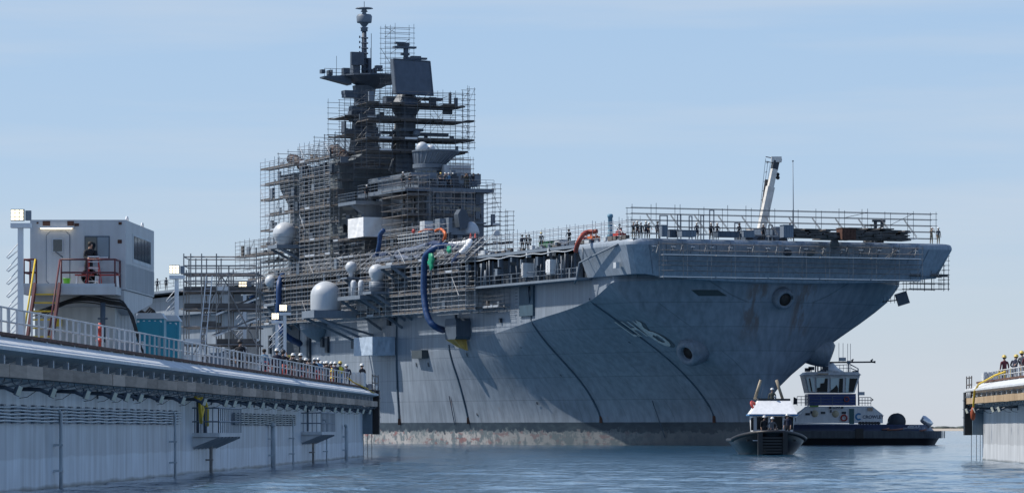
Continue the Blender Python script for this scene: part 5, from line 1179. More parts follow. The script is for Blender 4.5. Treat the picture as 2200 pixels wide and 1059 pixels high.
# around the stacks
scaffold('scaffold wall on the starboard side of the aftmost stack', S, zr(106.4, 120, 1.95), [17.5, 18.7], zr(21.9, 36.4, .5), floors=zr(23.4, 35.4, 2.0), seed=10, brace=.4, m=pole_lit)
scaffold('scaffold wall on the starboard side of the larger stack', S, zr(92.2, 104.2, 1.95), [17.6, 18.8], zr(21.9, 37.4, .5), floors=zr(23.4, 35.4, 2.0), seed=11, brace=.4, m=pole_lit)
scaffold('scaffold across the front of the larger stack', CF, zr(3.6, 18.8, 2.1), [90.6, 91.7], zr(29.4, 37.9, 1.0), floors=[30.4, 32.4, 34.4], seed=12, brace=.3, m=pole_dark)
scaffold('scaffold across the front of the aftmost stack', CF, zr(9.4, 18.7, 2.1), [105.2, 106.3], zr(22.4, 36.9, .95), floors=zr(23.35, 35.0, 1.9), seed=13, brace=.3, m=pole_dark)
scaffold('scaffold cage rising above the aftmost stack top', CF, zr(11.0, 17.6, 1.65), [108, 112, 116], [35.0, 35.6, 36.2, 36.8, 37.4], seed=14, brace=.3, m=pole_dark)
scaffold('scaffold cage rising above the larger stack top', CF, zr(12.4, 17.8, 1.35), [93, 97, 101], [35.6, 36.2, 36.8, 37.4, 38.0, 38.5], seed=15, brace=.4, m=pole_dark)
scaffold('scaffold bay under the overhang of the larger stack', S, zr(80.5, 92, 1.9), [16.2, 18.5], zr(21.6, 24.9, .55), floors=[22.7, 24.9], seed=16, m=pole_dark)
scaffold('low scaffold beneath the aft radome', S, zr(111, 127, 2.0), [18.6, 19.9], zr(22.8, 26.2, .5), floors=[24.3], seed=17, brace=.3)
# around bridge
scaffold('scaffold at the starboard front corner of the bridge', CF, [13.9, 15.3, 16.7], [70.2, 72.0, 75.5, 79], zr(22.4, 31.6, .8), floors=[24.8, 27.2, 29.6], seed=18)
scaffold('scaffold hung on the front face of the bridge', CF, zr(8.2, 13.4, 1.3), [70.0, 71.0], zr(25.8, 30.0, .7), floors=[27.2], seed=19)
scaffold('tall narrow scaffold on the inboard edge of the bridge', CF, [4.6, 5.6], [70.6, 72.4, 75], zr(21.8, 31.2, .55), floors=[24.0, 26.2, 28.95], seed=20)
scaffold('lower scaffold outboard of the tall narrow one, inboard of the bridge', CF, [3.4, 4.4], [69.4, 71.4], zr(21.8, 27.9, .55), floors=[24.0], seed=21)
scaffold('scaffold around the white room behind the bridge', CF, zr(sv(1014, 75), sv(975, 75), 1.3), [74.6, 75.6], zr(31.0, 34.4, .55), seed=22)
scaffold('scaffold frame on deck in front of the island', S, zr(58.5, 79, 1.85), [15.9, 17.0], zr(21.8, 25.9, .55), floors=[23.45], seed=23, r=.036, m=pole_lit)
pnl = MB()
for k in range(12): pnl.bar(S(62.2 + k * .9, 17.1, 22.6), S(62.2 + k * .9, 17.1, 24.9), .05)
for k in range(6): pnl.bar(S(62, 17.12, 22.7 + k * .42), S(72.4, 17.12, 22.7 + k * .42), .045)
single('mesh_panel', pnl, white_dock, 'pale mesh panel in the frame before the island', 'panel')
# masts
fl4 = [zat(y, 489) for y in (331, 305, 264, 231)]
scaffold('big scaffold surrounding the fore mast', CF, zr(3.9, 17.2, 1.66), [83.2, 85.0, 87.6], zr(33.8, 43.3, .66), floors=fl4, seed=24, r=.032, brace=.5, m=pole_dark)
scaffold('scaffold cantilevered at the inboard side of the fore mast', CF, [2.9, 3.8], [83.6, 85.4], zr(36.4, 43.6, .66), floors=fl4[1:3], seed=25, r=.032, brace=.9, m=pole_dark)
scaffold('scaffold surrounding the lower after mast', CF, zr(7.6, 15.2, 1.5), [97.2, 99.2, 103.5], zr(35.0, 43.2, .68), floors=[36.4, 38.6, 40.9], seed=26, r=.032, brace=.5, m=pole_dark)
ta, tb = sv(888, 87.5), sv(827, 87.5)
scaffold('slender scaffold tower rising above the flat radar', CF, [ta, (ta + tb) / 2 + .6, tb], [87.3, 89.0], zr(42.6, 51.4, .62), seed=27, r=.032, brace=.5, m=pole_dark, over=.5)
for lv, (z0, u0) in enumerate(zip(fl4, (83.4, 83.4, 83.4, 83.4))):
    for q_ in range(3): 
        single('plank_deck', MB().box((u0, 4.2 + q_ * 4.3, z0 - .12), (u0 + 4.2, 8.3 + q_ * 4.3, z0 + .02), S), plank_mat, 'brown plank deck of the mast scaffold, %s level from below, %s from the right' % (ordn[lv], ordn[q_]), 'plank deck')

# ------------------------------------------------ tarps, ducts and boxes on the ship
def crumple(poly4, n, m_, amp, seed, thick=None):
    rg = np.random.RandomState(seed); A, B, C_, D_ = [Vector(p) for p in poly4]; nrm = (B - A).cross(D_ - A).normalized(); rows = []
    ph = rg.uniform(0, 6, 6)
    for i in range(n + 1):
        row = []
        for j in range(m_ + 1):
            f, g = i / n, j / m_; p = A.lerp(B, g).lerp(D_.lerp(C_, g), f); e = math.sin(math.pi * f) ** .3 * math.sin(math.pi * g) ** .3
            d = amp * e * (math.sin(g * 9 + ph[0] + 2 * f) * .5 + math.sin(g * 21 + f * 5 + ph[1]) * .3 + .35 * rg.uniform(-1, 1)); row.append(p + nrm * d)
        rows.append(row)
    return rows
def tarpbox(u0, u1, v0, v1, z0, z1, m, label, amp=.12):
    mb = MB(); mb.grid(crumple([S(u0, v1, z1), S(u0, v0, z1), S(u0, v0, z0), S(u0, v1, z0)], 14, 22, amp, 1)); mb.grid(crumple([S(u1, v1, z1), S(u0, v1, z1), S(u0, v1, z0), S(u1, v1, z0)], 14, 18, amp, 2))
    mb.add([S(u0, v0, z1), S(u0, v1, z1), S(u1, v1, z1), S(u1, v0, z1)], [(0, 1, 2, 3)]); mb.add([S(u0, v0, z0), S(u0, v1, z0), S(u1, v1, z0), S(u1, v0, z0)], [(0, 3, 2, 1)])
    mb.add([S(u1, v0, z1), S(u1, v1, z1), S(u1, v1, z0), S(u1, v0, z0), S(u0, v0, z0), S(u0, v0, z1)], [(0, 1, 2, 3), (0, 3, 4, 5)])
    single('tarpaulin', mb, m, label, 'tarpaulin')
tarpbox(80, 85.6, 13.6, 18.75, zat(508, 479), zat(466, 479), tarp, 'white tarpaulin enclosure on the starboard side of the island')
u, v, z = SP(800, 757, 19.6); tarpbox(u, su(760, 19.6), 16.7, 19.6, z - .3, z + 1.9, tarpb, 'pale blue plastic wrapped box under the large radome platform', .08)
u, v, z = SP(985, 728, 18.0); u2 = su(951, 18.6)
gb = thing('vent_box', 'grey box on the hull where the long blue duct ends', 'box', S(u, 17.5, z)); mb = MB(); rc = .3; z1 = z + 2.4; u1 = u + 3.6
mb.prism([(u + rc, z), (u1 - rc, z), (u1, z + rc), (u1, z1 - rc), (u1 - rc, z1), (u + rc, z1), (u, z1 - rc), (u, z + rc)], lambda a, b, t: S(a, t, b), 16.55, 18.3); mb.build('box_body', dark_grey, gb)
MB().box((u1 + .1, 16.7, z - .4), (u1 + .3, 17, z1 + .5), S).build('bracket', dark_grey, gb)
mb = MB(); mb.grid(crumple([S(u1, 18.2, z), S(u + .8, 18.2, z), S(u + .5, 17.0, z - 1.25), S(u1 - 1.4, 17.2, z - .9)], 8, 10, .12, 5)); mb.grid(crumple([S(u + .8, 18.2, z), S(u + .6, 16.8, z), S(u + .3, 16.7, z - 1.3), S(u + .5, 17.0, z - 1.25)], 6, 6, .08, 6))
single('tarpaulin', mb, goldtarp, 'ochre yellow tarpaulin bundled below the grey hull box', 'tarpaulin')
def spline(pts, k=6):
    sm = []
    for a in range(len(pts) - 1):
        p0, p1, p2, p3 = pts[max(a - 1, 0)], pts[a], pts[a + 1], pts[min(a + 2, len(pts) - 1)]
        for i in range(k): t = i / k; sm.append(.5 * ((2 * p1) + (p2 - p0) * t + (2 * p0 - 5 * p1 + 4 * p2 - p3) * t * t + (3 * p1 - p0 - 3 * p2 + p3) * t**3))
    return sm + [pts[-1]]
def duct(pl, v, r, m, label, cat='duct', name='air_duct', group=None):
    pts = [Vector(S(*SP(x, y, vv))) for (x, y), vv in zip(pl, v if isinstance(v, (list, tuple)) else [v] * len(pl))]
    sm = spline(pts, 10 if len(pts) > 7 else 6); rgd = random.Random(int(r * 1000) + len(pts)); rr = [r * (1 + .10 * (i % 2) + rgd.uniform(-.05, .05)) for i in range(len(sm))]
    single(name, MB().tube(sm, rr, 10), m, label, cat, group)
duct([(985, 533), (960, 529), (940, 531), (922, 542), (913, 556), (911, 590), (911, 630), (915, 665), (923, 689), (936, 702), (953, 709)], [17, 18.2, 19.3, 20.0, 20.2, 20.2, 20.2, 20.2, 20.0, 19.4, 18.0], .36, blue_hose, 'long blue duct looping from the deck down to the hull box')
duct([(608, 590), (600, 610), (599, 650), (598, 690), (606, 712), (625, 728), (645, 738)], [18.8, 19.9, 20.1, 20.1, 20.0, 18.8, 17.0], .38, blue_hose, 'blue duct hanging aft of the large radome')
duct([(562, 610), (549, 622), (541, 640), (536, 655)], [18.8, 19.8, 20, 20], .3, blue_hose, 'short blue duct furthest aft by the two ball radomes')
duct([(824, 495), (817, 505), (815, 525), (810, 548)], 19.0, .26, blue_hose, 'blue duct hanging in front of the white tarpaulin')
duct([(806, 553), (822, 549), (838, 549)], 17.8, .42, mat('navy duct', (.02, .035, .09), .5, 0, .2), 'short thick navy duct lying on the scaffold below the tarpaulin')
duct([(812, 562), (835, 558), (862, 553), (880, 556), (902, 552)], [18.5] * 5, .32, mat('grey blue duct', (.11, .135, .19), .5, 0, .25, 0, 4), 'crumpled grey blue duct lying along the scaffold deck')
duct([(850, 551), (862, 540), (890, 536), (918, 527)], [17.8] * 4, .34, mat('grey blue duct', (.11, .135, .19)), 'upper crumpled grey duct near the mesh panel')
duct([(916, 531), (930, 524), (948, 525)], 17.3, .36, mat('navy duct', (.02, .035, .09)), 'short navy duct at the upper end of the long blue one')
duct([(966, 526), (985, 525), (1003, 522), (1009, 520), (1002, 532), (990, 545)], [16.6, 16.8, 17.2, 17.8, 18.6, 19.2], .33, tarp, 'white duct bending over the scaffold right of the green cloth')
duct([(990, 545), (980, 556), (974, 566)], [19.2, 19.3, 19.2], .33, mat('navy duct', (.02, .035, .09)), 'navy duct end continuing the white duct')
duct([(1283, 497), (1262, 499), (1250, 507), (1241, 524), (1237, 540)], [17.4, 18.2, 19.2, 19.6, 19.4], .24, mat('brick red duct', (.30, .055, .035), .5, 0, .2, 0, 3), 'brick red duct hooking over the deck edge near the bow')
duct([(935, 497), (945, 492), (953, 497), (957, 505), (953, 518)], 16.6, .17, orange, 'orange hose arched in front of the gun mount')
duct([(900, 500), (912, 494), (930, 493)], 16.6, .12, orange, 'thin orange hose on top of the deck frame')
def cloth(px, py, v, w, h, m, label, seed):
    u, v, z = SP(px, py, v); rg = np.random.RandomState(seed); rows = []
    for i in range(9):
        f = i / 8; row = []
        for j in range(9):
            t = 2 * math.pi * j / 8; rr = w * (.35 + .65 * math.sin(math.pi * min(1, f * .9 + .12)) ** .7) * (1 + .3 * rg.uniform(-1, 1)); row.append(S(u + rr * math.cos(t) * 1.6, v + rr * .6 * math.sin(t), z + h * (.5 - f)))
        row[-1] = row[0]; rows.append(row)
    single('cloth', MB().grid(rows), m, label, 'cloth')
cloth(926, 562, 20.0, .45, 1.9, green, 'green cloth bundle tied beside the long blue duct', 1); cloth(965, 537, 19.4, .4, .9, green, 'smaller green cloth on the scaffold right of the blue duct', 2)
cloth(888, 497, 17.2, .25, .5, red, 'small red bundle on the frame before the island', 3)
for i, (px, py) in enumerate(((1011, 508), (1021, 508))): u, v, z = SP(px, py + 4, 14.0); single('traffic_cone', MB().lathe([(.22, 0), (.2, .04), (.13, .05), (.04, .6)], S(u, v, z), 10), red, ('left' if i == 0 else 'right') + ' red cone on the roof in front of the island', 'cone')
u, v, z = SP(1067, 522, 12); mb = MB(); mb.bar(S(u, v, 21.4), S(u, v, z + .9), .05); mb.lathe([(.05, -.1), (.38, -.08), (.4, .05), (.3, .1)], S(u, v, z + 1.1), 14, (S(-1, 0, 0) - S(0, 0, 0))); single('deck_mirror', mb, pale_grey, 'round pale lamp on a post between island and bow', 'lamp')

# ------------------------------------------------ things on the flight deck
ZD = 21.34
def block(px, v, w, d, h, m, name, label, cat, ribs=0, group=None):
    u = su(px, v); F = lambda x, y, z: S(u + x, v - y, ZD + z)
    mb = MB().box((-w / 2, -d / 2, .06), (w / 2, d / 2, h), F)
    for k in range(ribs): x = -w / 2 + w * (k + .5) / ribs; mb.box((x - .04, d / 2, .1), (x + .04, d / 2 + .05, h - .05), F); y = -d / 2 + d * (k + .5) / ribs; mb.box((-w / 2 - .05, y - .04, .1), (-w / 2, y + .04, h - .05), F)
    if cat == 'timber':
        mb = MB(); rt = random.Random(int(px)); z_ = .08
        while z_ < h:
            y_ = -d / 2 + rt.uniform(0, .6)
            while y_ < d / 2 - .3: l_ = rt.uniform(.8, 2.2); mb.box((-w / 2 + rt.uniform(-.2, .2), y_, z_), (w / 2 + rt.uniform(-.2, .2), min(d / 2, y_ + l_), z_ + .12), F); y_ += l_ + rt.uniform(.03, .25) if z_ < h * .6 else l_ + rt.uniform(.1, .9)
            z_ += .16
    else: mb.box((-w / 2 - .06, -d / 2 - .06, h), (w / 2 + .06, d / 2 + .06, h + .05), F)
    single(name, mb, m, label, cat, group, base=S(u, v, ZD))
block(1180, 15, 2.6, 1.4, .95, mat('dumpster green', (.03, .16, .07), .6), 'skip', 'dark green skip on the starboard deck edge walkway', 'skip', 4)
block(1207, 14.5, 1.4, 1.2, 1.0, pale_grey, 'crate', 'pale crate right of the green skip', 'crate', 2)
for i, (px, v, w, d, h, m, lb) in enumerate(((1425, 15.5, .6, .6, 1.2, haze_grey, 'tall grey cabinet left on the bow deck'), (1445, 14, .9, 1.0, .8, dark_grey, 'dark generator box on the bow deck behind the left group'), (1475, 13, 1.2, 1.6, .7, haze_grey, 'grey container low on the bow deck'), (1560, 9, 1.2, 2.4, .6, dark_grey, 'long dark box low on the bow deck'), (1605, 7, .9, 1.2, .7, haze_grey, 'grey winch box left of the crane'), (1690, 3, .9, 1.1, 1.3, haze_grey, 'grey box just right of the crane foot'),
    (1740, 0, 2, 5, .95, plank_mat, 'timber stack right of the crane'), (1790, -4, 2, 4, .8, plank_mat, 'timber stack left of the forklift'), (1860, -7.5, 2, 5.5, 1.3, plank_mat, 'large timber stack beside the forklift'), (1915, -10.5, 2, 3.5, 1.1, plank_mat, 'timber stack right of the forklift'), (1818, -5, 1.4, 1.6, 1.25, rust, 'rust red bin before the timber stacks'))):
    block(px, v, w, d, h, m, 'deck_box' if m is not plank_mat else 'timber_stack', lb, 'box' if m is not plank_mat else 'timber', 4)
rg = random.Random(31); nn = 0
for px0, px1, z1 in ((1418, 1434, 23.9), (1456, 1463, 24.1), (1481, 1487, 24.0), (1506, 1512, 24.2), (1525, 1534, 24.6), (1579, 1590, 23.3), (1652, 1660, 23.2)):
    u = rg.uniform(3, 8); a, b_ = sv(px0, u), sv(px1, u); mb = MB()
    for v in (a, b_): mb.box((u, v - .05, ZD), (u + .1, v + .05, z1), S)
    mb.box((u, b_, z1 - .1), (u + .1, a, z1), S); mb.box((u, b_, z1 - 1.3), (u + .1, a, z1 - 1.24), S)
    single('goal_post_frame', mb, haze_grey, 'upright dark frame on the bow deck, %s from the left' % ordn[nn], 'frame', 'upright frames on the bow deck'); nn += 1
u = su(1311, 16); mb = MB().lathe([(.33, 0), (.33, .9), (.24, 1.0), (.24, 2.6), (.3, 2.65), (.3, 2.9), (.2, 3.0)], S(u, 16, ZD), 12); single('vent_pipe', mb, mat('sea blue paint', (.12, .26, .36), .5), 'upright light blue pipe near the deck edge', 'pipe')
for i, px in enumerate((1255, 1275, 1330)):
    u = su(px, 16.4); mb = MB().box((u - .7, 15.9, ZD), (u + .7, 16.8, ZD + .8), S).tube([S(u - .6, 16.2, ZD + .8), S(u - .4, 16.4, ZD + 1.1), S(u + .5, 16.5, ZD + 1.0), S(u + .8, 16.3, ZD + .6)], .1, 6); single('pump_unit', mb, red if i != 1 else orange, ['red pump unit beside the brick red duct', 'orange pump unit right of the brick red duct', 'red pump unit near the deck corner'][i], 'pump')
# crane
cu_, cv_ = 13.0, None; cv_ = sv(1634, cu_); Yc_ = sY(cu_, cv_)
cr = thing('mobile_crane', 'white telescopic crane on the bow deck with boom raised', 'crane', S(cu_, cv_, ZD))
CRm = mat('crane white', (.66, .64, .60), .5, 0, .15, .1, 2)
pc = lambda px, py, du=0: S(cu_ + du, sv(px, cu_ + du), zat(py, Yc_))
MB().box((cu_ - 1.3, cv_ - 2.6, ZD + .5), (cu_ + 1.3, cv_ + 2.4, ZD + 1.15), S).build('carrier', dark_grey, cr)
MB().box((cu_ - 1.2, cv_ - 2.4, ZD + 1.15), (cu_ - .1, cv_ - 1.2, ZD + 2.1), S).build('driver_cab', haze_grey, cr)
MB().box((cu_ - .9, cv_ - .9, ZD + 1.15), (cu_ + .9, cv_ + 1.3, ZD + 1.9), S).build('turntable', CRm, cr)
for k in range(4): 
    for q_ in (-1.15, 1.15): MB().lathe([(.3, -.18), (.5, -.16), (.5, .16), (.3, .18)], S(cu_ + q_, cv_ - 2.0 + k * 1.3, ZD + .5), 14, (S(1, 0, 0) - S(0, 0, 0))).build('wheel', black, cr)
b0, b1 = pc(1636, 492), pc(1667, 345)
bm_ = MB().beam(b0, b0.lerp(b1, .62), .62, .8).build('boom', CRm, cr); MB().beam(b0.lerp(b1, .6), b1, .5, .6).build('boom_section', CRm, bm_)
MB().beam(b0.lerp(b1, .88), b1 + (b1 - b0) * .0, .54, .66).build('boom_head_collar', shadow_steel, bm_)
MB().box((-.5, -.3, -.15), (.6, .3, .45), lambda x, y, z: b1 + Vector((x, y, z))).build('boom_head', CRm, bm_); MB().lathe([(.0, -.2), (.3, -.18), (.3, .18), (0, .2)], b1 + Vector((.35, 0, .1)), 12, (0, 1, 0)).build('sheave', shadow_steel, bm_)
j0, j1 = pc(1631, 500, .6), pc(1647, 385, .6); mb = MB().beam(j0, j1, .25, .3).build('swing_jib', plank_mat, cr)
for i, (x0, x1, y1) in enumerate(((1628, 1645, 340), (1630, 1650, 345), (1633, 1655, 350))): MB().bar(pc(x0, 495, .5), pc(x1, y1, .5), .03).build('hoist_rope', dark_grey, cr)
mb = MB()
for k in range(7): f = k / 6; mb.bar(pc(1630 + 16 * f, 470 - 120 * f, .5), pc(1634 + 17 * f, 466 - 118 * f, .5), .03)
mb.bar(pc(1645, 336, .5), pc(1662, 339, .5), .05); mb.bar(pc(1645, 346, .5), pc(1662, 349, .5), .05); mb.build('jib_stay', pole_dark, cr)
hp = pc(1671, 352); MB().bar(hp + Vector((0, 0, .6)), pc(1671, 384), .02).build('hook_line', black, cr)
MB().ball(pc(1671, 374), .2).ball(pc(1671, 381), .22).build('hook_block', black, cr)
fp = thing('flagpole', 'tall thin bare pole standing on the bow edge', 'pole', S(.9, sv(1705, .9), ZD)); a = S(.9, sv(1705, .9), ZD); b_ = S(.9, sv(1703.5, .9), zat(346, sY(.9, 0)))
MB().bar(a, b_, .06, 8, .035).build('shaft', haze_grey, fp); MB().ball(b_, .09).build('finial', dark_grey, fp)
# forklift seen end-on
fu = 7.0; fv = sv(1888, fu); fk = thing('forklift', 'black forklift with raised mast among the timber stacks', 'forklift', S(fu, fv, ZD)); Ff = lambda x, y, z: S(fu + y, fv - x, ZD + z)
MB().box((-.65, .3, .3), (.65, 2.4, 1.3), Ff).build('body', black, fk)
for x in (-.55, .25): MB().box((x, -.1, .2), (x + .3, .12, 2.75), Ff).build('mast_channel', shadow_steel, fk)
MB().box((-.75, -.12, 2.55), (.75, .14, 2.8), Ff).build('mast_crosshead', shadow_steel, fk); MB().box((-.7, -.2, .6), (.7, -.11, 1.2), Ff).build('carriage', black, fk)
for x in (-.6, .5):
    for y in (.6, 2.0): MB().bar(Ff(x, y, 1.3), Ff(x, y, 2.2), .04).build('guard_post', black, fk)
MB().box((-.65, .5, 2.2), (.65, 2.1, 2.28), Ff).build('overhead_guard', black, fk)
for x in (-.75, .5):
    for y in (.6, 2.0): MB().lathe([(.15, 0), (.33, .02), (.33, .24), (.15, .26)], Ff(x, y, .33), 14, Ff(1, 0, 0) - Ff(0, 0, 0)).build('wheel', black, fk)
# ship's crew and workers
ppl = [(1131, 16.5, 'stand', 'dark', 'dark', 'w'), (1138, 16.2, 'lean', 'dark', 'navy', 'd'), (1122, 16.8, 'stand', 'navy', 'dark', 'd'), (1163, 16.8, 'stand', 'dark', 'dark', 'y'), (1223, 16.9, 'lean', 'dark', 'dark', 'd'), (1331, 15.8, 'stand', 'navy', 'navy', 'd'),
       (1361, 16.4, 'photo', 'dark', 'tan', 'w'), (1369, 16.9, 'hips', 'dark', 'navy', 'w'), (1377, 15.4, 'stand', 'dark', 'dark', 'w'), (1388, 15.9, 'stand', 'grey', 'navy', 'w'), (1393, 14.6, 'lean', 'dark', 'dark', 'w'), (1413, 14.2, 'stand', 'navy', 'dark', 'd')]
labs = ['person in black with white hat on the deck edge near the island, middle of three', 'person in black bending at the deck edge, right of the same three', 'person in navy at the deck edge, left of the same three', 'person in black with yellow hat left of the green skip', 'person in black left of the brick red duct', 'person in navy beside the upright light blue pipe',
        'person in black and tan trousers at the bow corner, raising a camera', 'person in black with hands on hips at the bow corner', 'person in black, third at the bow corner group', 'person in grey, fourth at the bow corner group', 'person in black leaning, fifth at the bow corner group', 'person in navy standing right of the bow corner group']
for (px, v, pose, j, t_, hat), lb in zip(ppl, labs):
    u = su(px, v); u = max(u, 2.2) if px > 1355 else u
    if px > 1355: v = sv(px, u)
    person(S(u, v, ZD), R(200) if v > 14 and px < 1300 else R(20), pose, j, t_, hat, lb)
ppl2 = [(1497, 'stand', 'navy', 'navy', 'w'), (1528, 'stand', 'dark', 'dark', 'w'), (1541, 'hips', 'dark', 'grey', 'w'), (1588, 'stand', 'dark', 'dark', 'd'), (1640, 'stand', 'dark', 'dark', 'w'), (1697, 'hips', 'dark', 'navy', 'w'), (2001, 'photo', 'tan', 'tan', 'w'), (2016, 'stand', 'grey', 'tan', 'w')]
labs2 = ['person in navy with white hat, first alone on the bow rail from the left', 'person in black, left of a pair near the bow rail middle', 'person in black with hands on hips, right of that pair', 'person in black with dark cap alone near the bow rail middle', 'person in black half hidden at the crane foot', 'person in dark jacket with hands on hips below the flagpole', 'person in tan holding a camera at the far right bow corner', 'person in grey and tan at the far right bow corner']
for (px, pose, j, t_, hat), lb in zip(ppl2, labs2):
    u = 2.4 if px != 1697 else 1.6; person(S(u, sv(px, u), ZD + (.15 if px == 1697 else 0)), R(25), pose, j, t_, hat, lb)
for i, (px, hat) in enumerate(((1889, 'd'), (1896, 'w'))): person(S(5.0, sv(px, 5.0), ZD), R(20 + 100 * i), 'stand', 'dark', 'dark', hat, ('left' if i == 0 else 'right') + ' person in black standing before the forklift')
bp_ = [(788, 17.4, 29.6, 'stand', 'dark', 'w'), (866, 15.9, 30.6, 'stand', 'dark', 'w'), (880, 14.2, 30.6, 'lean', 'dark', 'd'), (946, 11.2, 30.6, 'lean', 'grey', 'y'), (956, 10.4, 30.6, 'photo', 'grey', 'w'), (964, 10.2, 30.6, 'stand', 'blue', 'w'), (973, 9.6, 30.6, 'stand', 'navy', 'w'), (1000, 7.9, 30.6, 'photo', 'camo', 'd'), (1004, 7.7, 30.6, 'stand', 'camo', 'd'), (1017, 6.9, 30.6, 'hips', 'dark', 'd'), (1027, 6.4, 30.6, 'stand', 'grey', 'd')]
bl = ['person in black with white hat alone on the left bridge wing', 'person in black with white hat behind the bridge rail left part', 'person in black bending at the bridge rail left part', 'person with yellow hat leaning over the bridge rail', 'person in grey with raised camera beside the yellow hat', 'person in light blue on the bridge walkway', 'person in navy with white hat on the bridge walkway', 'person in camouflage raising hands on the bridge walkway', 'person in camouflage on the bridge walkway, right of the other', 'person in black with hands on hips at the bridge walkway end', 'person in grey last on the bridge walkway']
for (px, v, z, pose, j, hat), lb in zip(bp_, bl):
    if px == 788: u = su(px, v)
    else: u = 71.7 if px > 880 else 74; v = sv(px, u)
    if px == 866: u = 72.2; v = sv(px, u)
    person(S(u, v, z), R(20), pose, j, 'dark' if j != 'camo' else 'camo', hat, lb)
# people far aft beside the cabin
for i, px in enumerate((338, 357)):
    v = 17.3; u = su(px, v); person(S(u, v, ZD), R(200), 'stand' if i else 'hips', 'navy', 'dark', 'd', ('left' if i == 0 else 'right') + ' of two people on the far aft deck edge beside the cabin')
scaffold('thin guard rail scaffold along the far aft deck edge', S, zr(128, 212, 3.2), [17.4], [21.8, 22.3, 22.8], seed=33, r=.03, m=pole_dark)

# ================================================================== LARGE TUG
YT = 443.0
def T(px, d, z): return Vector(((px - CX) * YT / F_, YT + d, z))                # px fixes the length coordinate, d is depth
kt = YT / F_
zt_ = lambda py: zat(py, YT)
tug = thing('tugboat', 'blue and white tug lying broadside behind the warship bow', 'tugboat', T(1840, 4, 0))
HB = 4.6
def thull(zs, stern, bow, hb, name, m):
    rows = []
    for z, sx, bx, h in zip(zs, stern, bow, hb):
        L0, L1 = sx, bx; row = []
        n = 40
        for i in range(n + 1):
            f = i / n; x = L0 + (L1 - L0) * f; w = h * min(1, (f / .08) ** .5 if f < .08 else 1) * (1 if f < .6 else max(0, 1 - ((f - .6) / .4) ** 2.4) ** .6); row.append((x, w))
        rows.append([T(x, HB - w, z) for x, w in row] + [T(x, HB + w, z) for x, w in row[::-1]])
    mb = MB(); mb.grid(rows, True); n = len(rows[-1]); mb.add(rows[-1], [tuple(range(n))]); return mb.build(name, m, tug)
thull([-.8, 0, .5, zt_(940)], [2010, 2018, 2024, 2028], [1560, 1552, 1545, 1540], [3.9, 4.2, 4.4, 4.5], 'lower_hull', mat('black hull paint', (.012, .014, .018), .45, 0, .2))
thull([zt_(941), zt_(925)], [2033, 2033], [1536, 1532], [4.75, 4.75], 'rubber_fender', fendgrey)
thull([zt_(926), zt_(913.5), zt_(911.5)], [2017, 2006, 2004], [1540, 1536, 1535], [4.5, 4.45, 4.3], 'bulwark', navy)
P = Parts(tug)
for px in np.arange(1546, 2030, 3.4): P.add('fender_rib', MB().box((-.05, -.05, zt_(940.5)), (.05, 0, zt_(925.5)), lambda x, y, z, px=px: T(px, HB - 4.75 - .0 + y, z) + Vector((x, 0, 0))), fendgrey)
P.done()
for px in (1846,): MB().box((-.45, -.12, zt_(941)), (.45, 0, zt_(920)), lambda x, y, z: T(px, HB - 4.8 + y, z) + Vector((x, 0, 0))).build('fender_gap', black, tug)
def tprism(poly, d0, d1, name, m, par=tug): mb = MB(); mb.prism([(a, zt_(b)) for a, b in poly], lambda a, b, t: T(a, t, b), d0, d1); return mb.build(name, m, par)
dh = tprism([(1712, 908), (1712, 897), (1741, 872), (1876, 872), (1899, 890), (1899, 908.5)], 1.2, 8, 'deckhouse', white)
tprism([(1690, 915), (1700, 898), (1708, 896), (1712, 908), (1905, 911), (1905, 915)], 1.0, 8.2, 'deckhouse_base', white)
up_ = tprism([(1739, 870), (1739, 845), (1842, 845), (1842, 870)], 1.9, 7.2, 'upper_house', royal)
wh = tprism([(1738, 843), (1729, 805), (1851, 805), (1839, 843)], 1.7, 7.4, 'wheelhouse', white)
tprism([(1727, 804.8), (1735, 798), (1845, 798), (1853, 804.8)], 1.3, 7.8, 'wheelhouse_roof', white)
winm = mat('tug window', (.42, .66, .72), .12, 0, .05, spec=.8)  # sky light seen through the panes put into their cyan colour
for poly, inner in (([(1733.5, 809), (1750, 809), (1753.5, 841), (1740, 841)], None), ([(1755, 809.5), (1781.5, 809.5), (1780.5, 842), (1756.5, 842)], None), ([(1786, 810), (1815, 810), (1814, 843), (1786.5, 843)], None), ([(1820, 810), (1846, 810.5), (1836.5, 843), (1818.5, 843)], None)):
    f_ = tprism(poly, 1.62, 1.69, 'window_frame', mat('frame white', (.7, .7, .7), .4), wh)
    cx_ = sum(a for a, b in poly) / 4; cy_ = sum(b for a, b in poly) / 4; tprism([(cx_ + (a - cx_) * .93, cy_ + (b - cy_) * .94) for a, b in poly], 1.58, 1.615, 'pane', winm, f_)
for poly in ([(1740, 812), (1743, 812), (1748, 840), (1745, 840)], [(1775, 812), (1781, 812), (1780, 841), (1757.5, 841), (1757.5, 833), (1764, 831), (1765, 823), (1773, 822)], [(1806, 812), (1814, 812), (1813, 842), (1804, 842)], [(1828, 812), (1845, 812), (1836, 841), (1826, 841)], [(1787, 838), (1794, 833), (1800, 826), (1803, 832), (1803, 842), (1787, 842)]):
    tprism(poly, 1.53, 1.575, 'window_interior', mat('cab interior', (.006, .008, .010), .5), wh)
tprism([(1758, 801), (1782, 801), (1781, 804), (1759, 804)], 1.2, 1.31, 'roof_window', glass, wh)
MB().lathe([(1.6, zt_(798)), (.75, zt_(788)), (.25, zt_(777)), (.2, zt_(775))], T(1792, 4.5, 0), 14).build('mast_cone', white, tug)
tprism([(1795, 797), (1806, 797), (1806, 801), (1795, 801)], 2.8, 3.0, 'sign_lamp_housing', black)
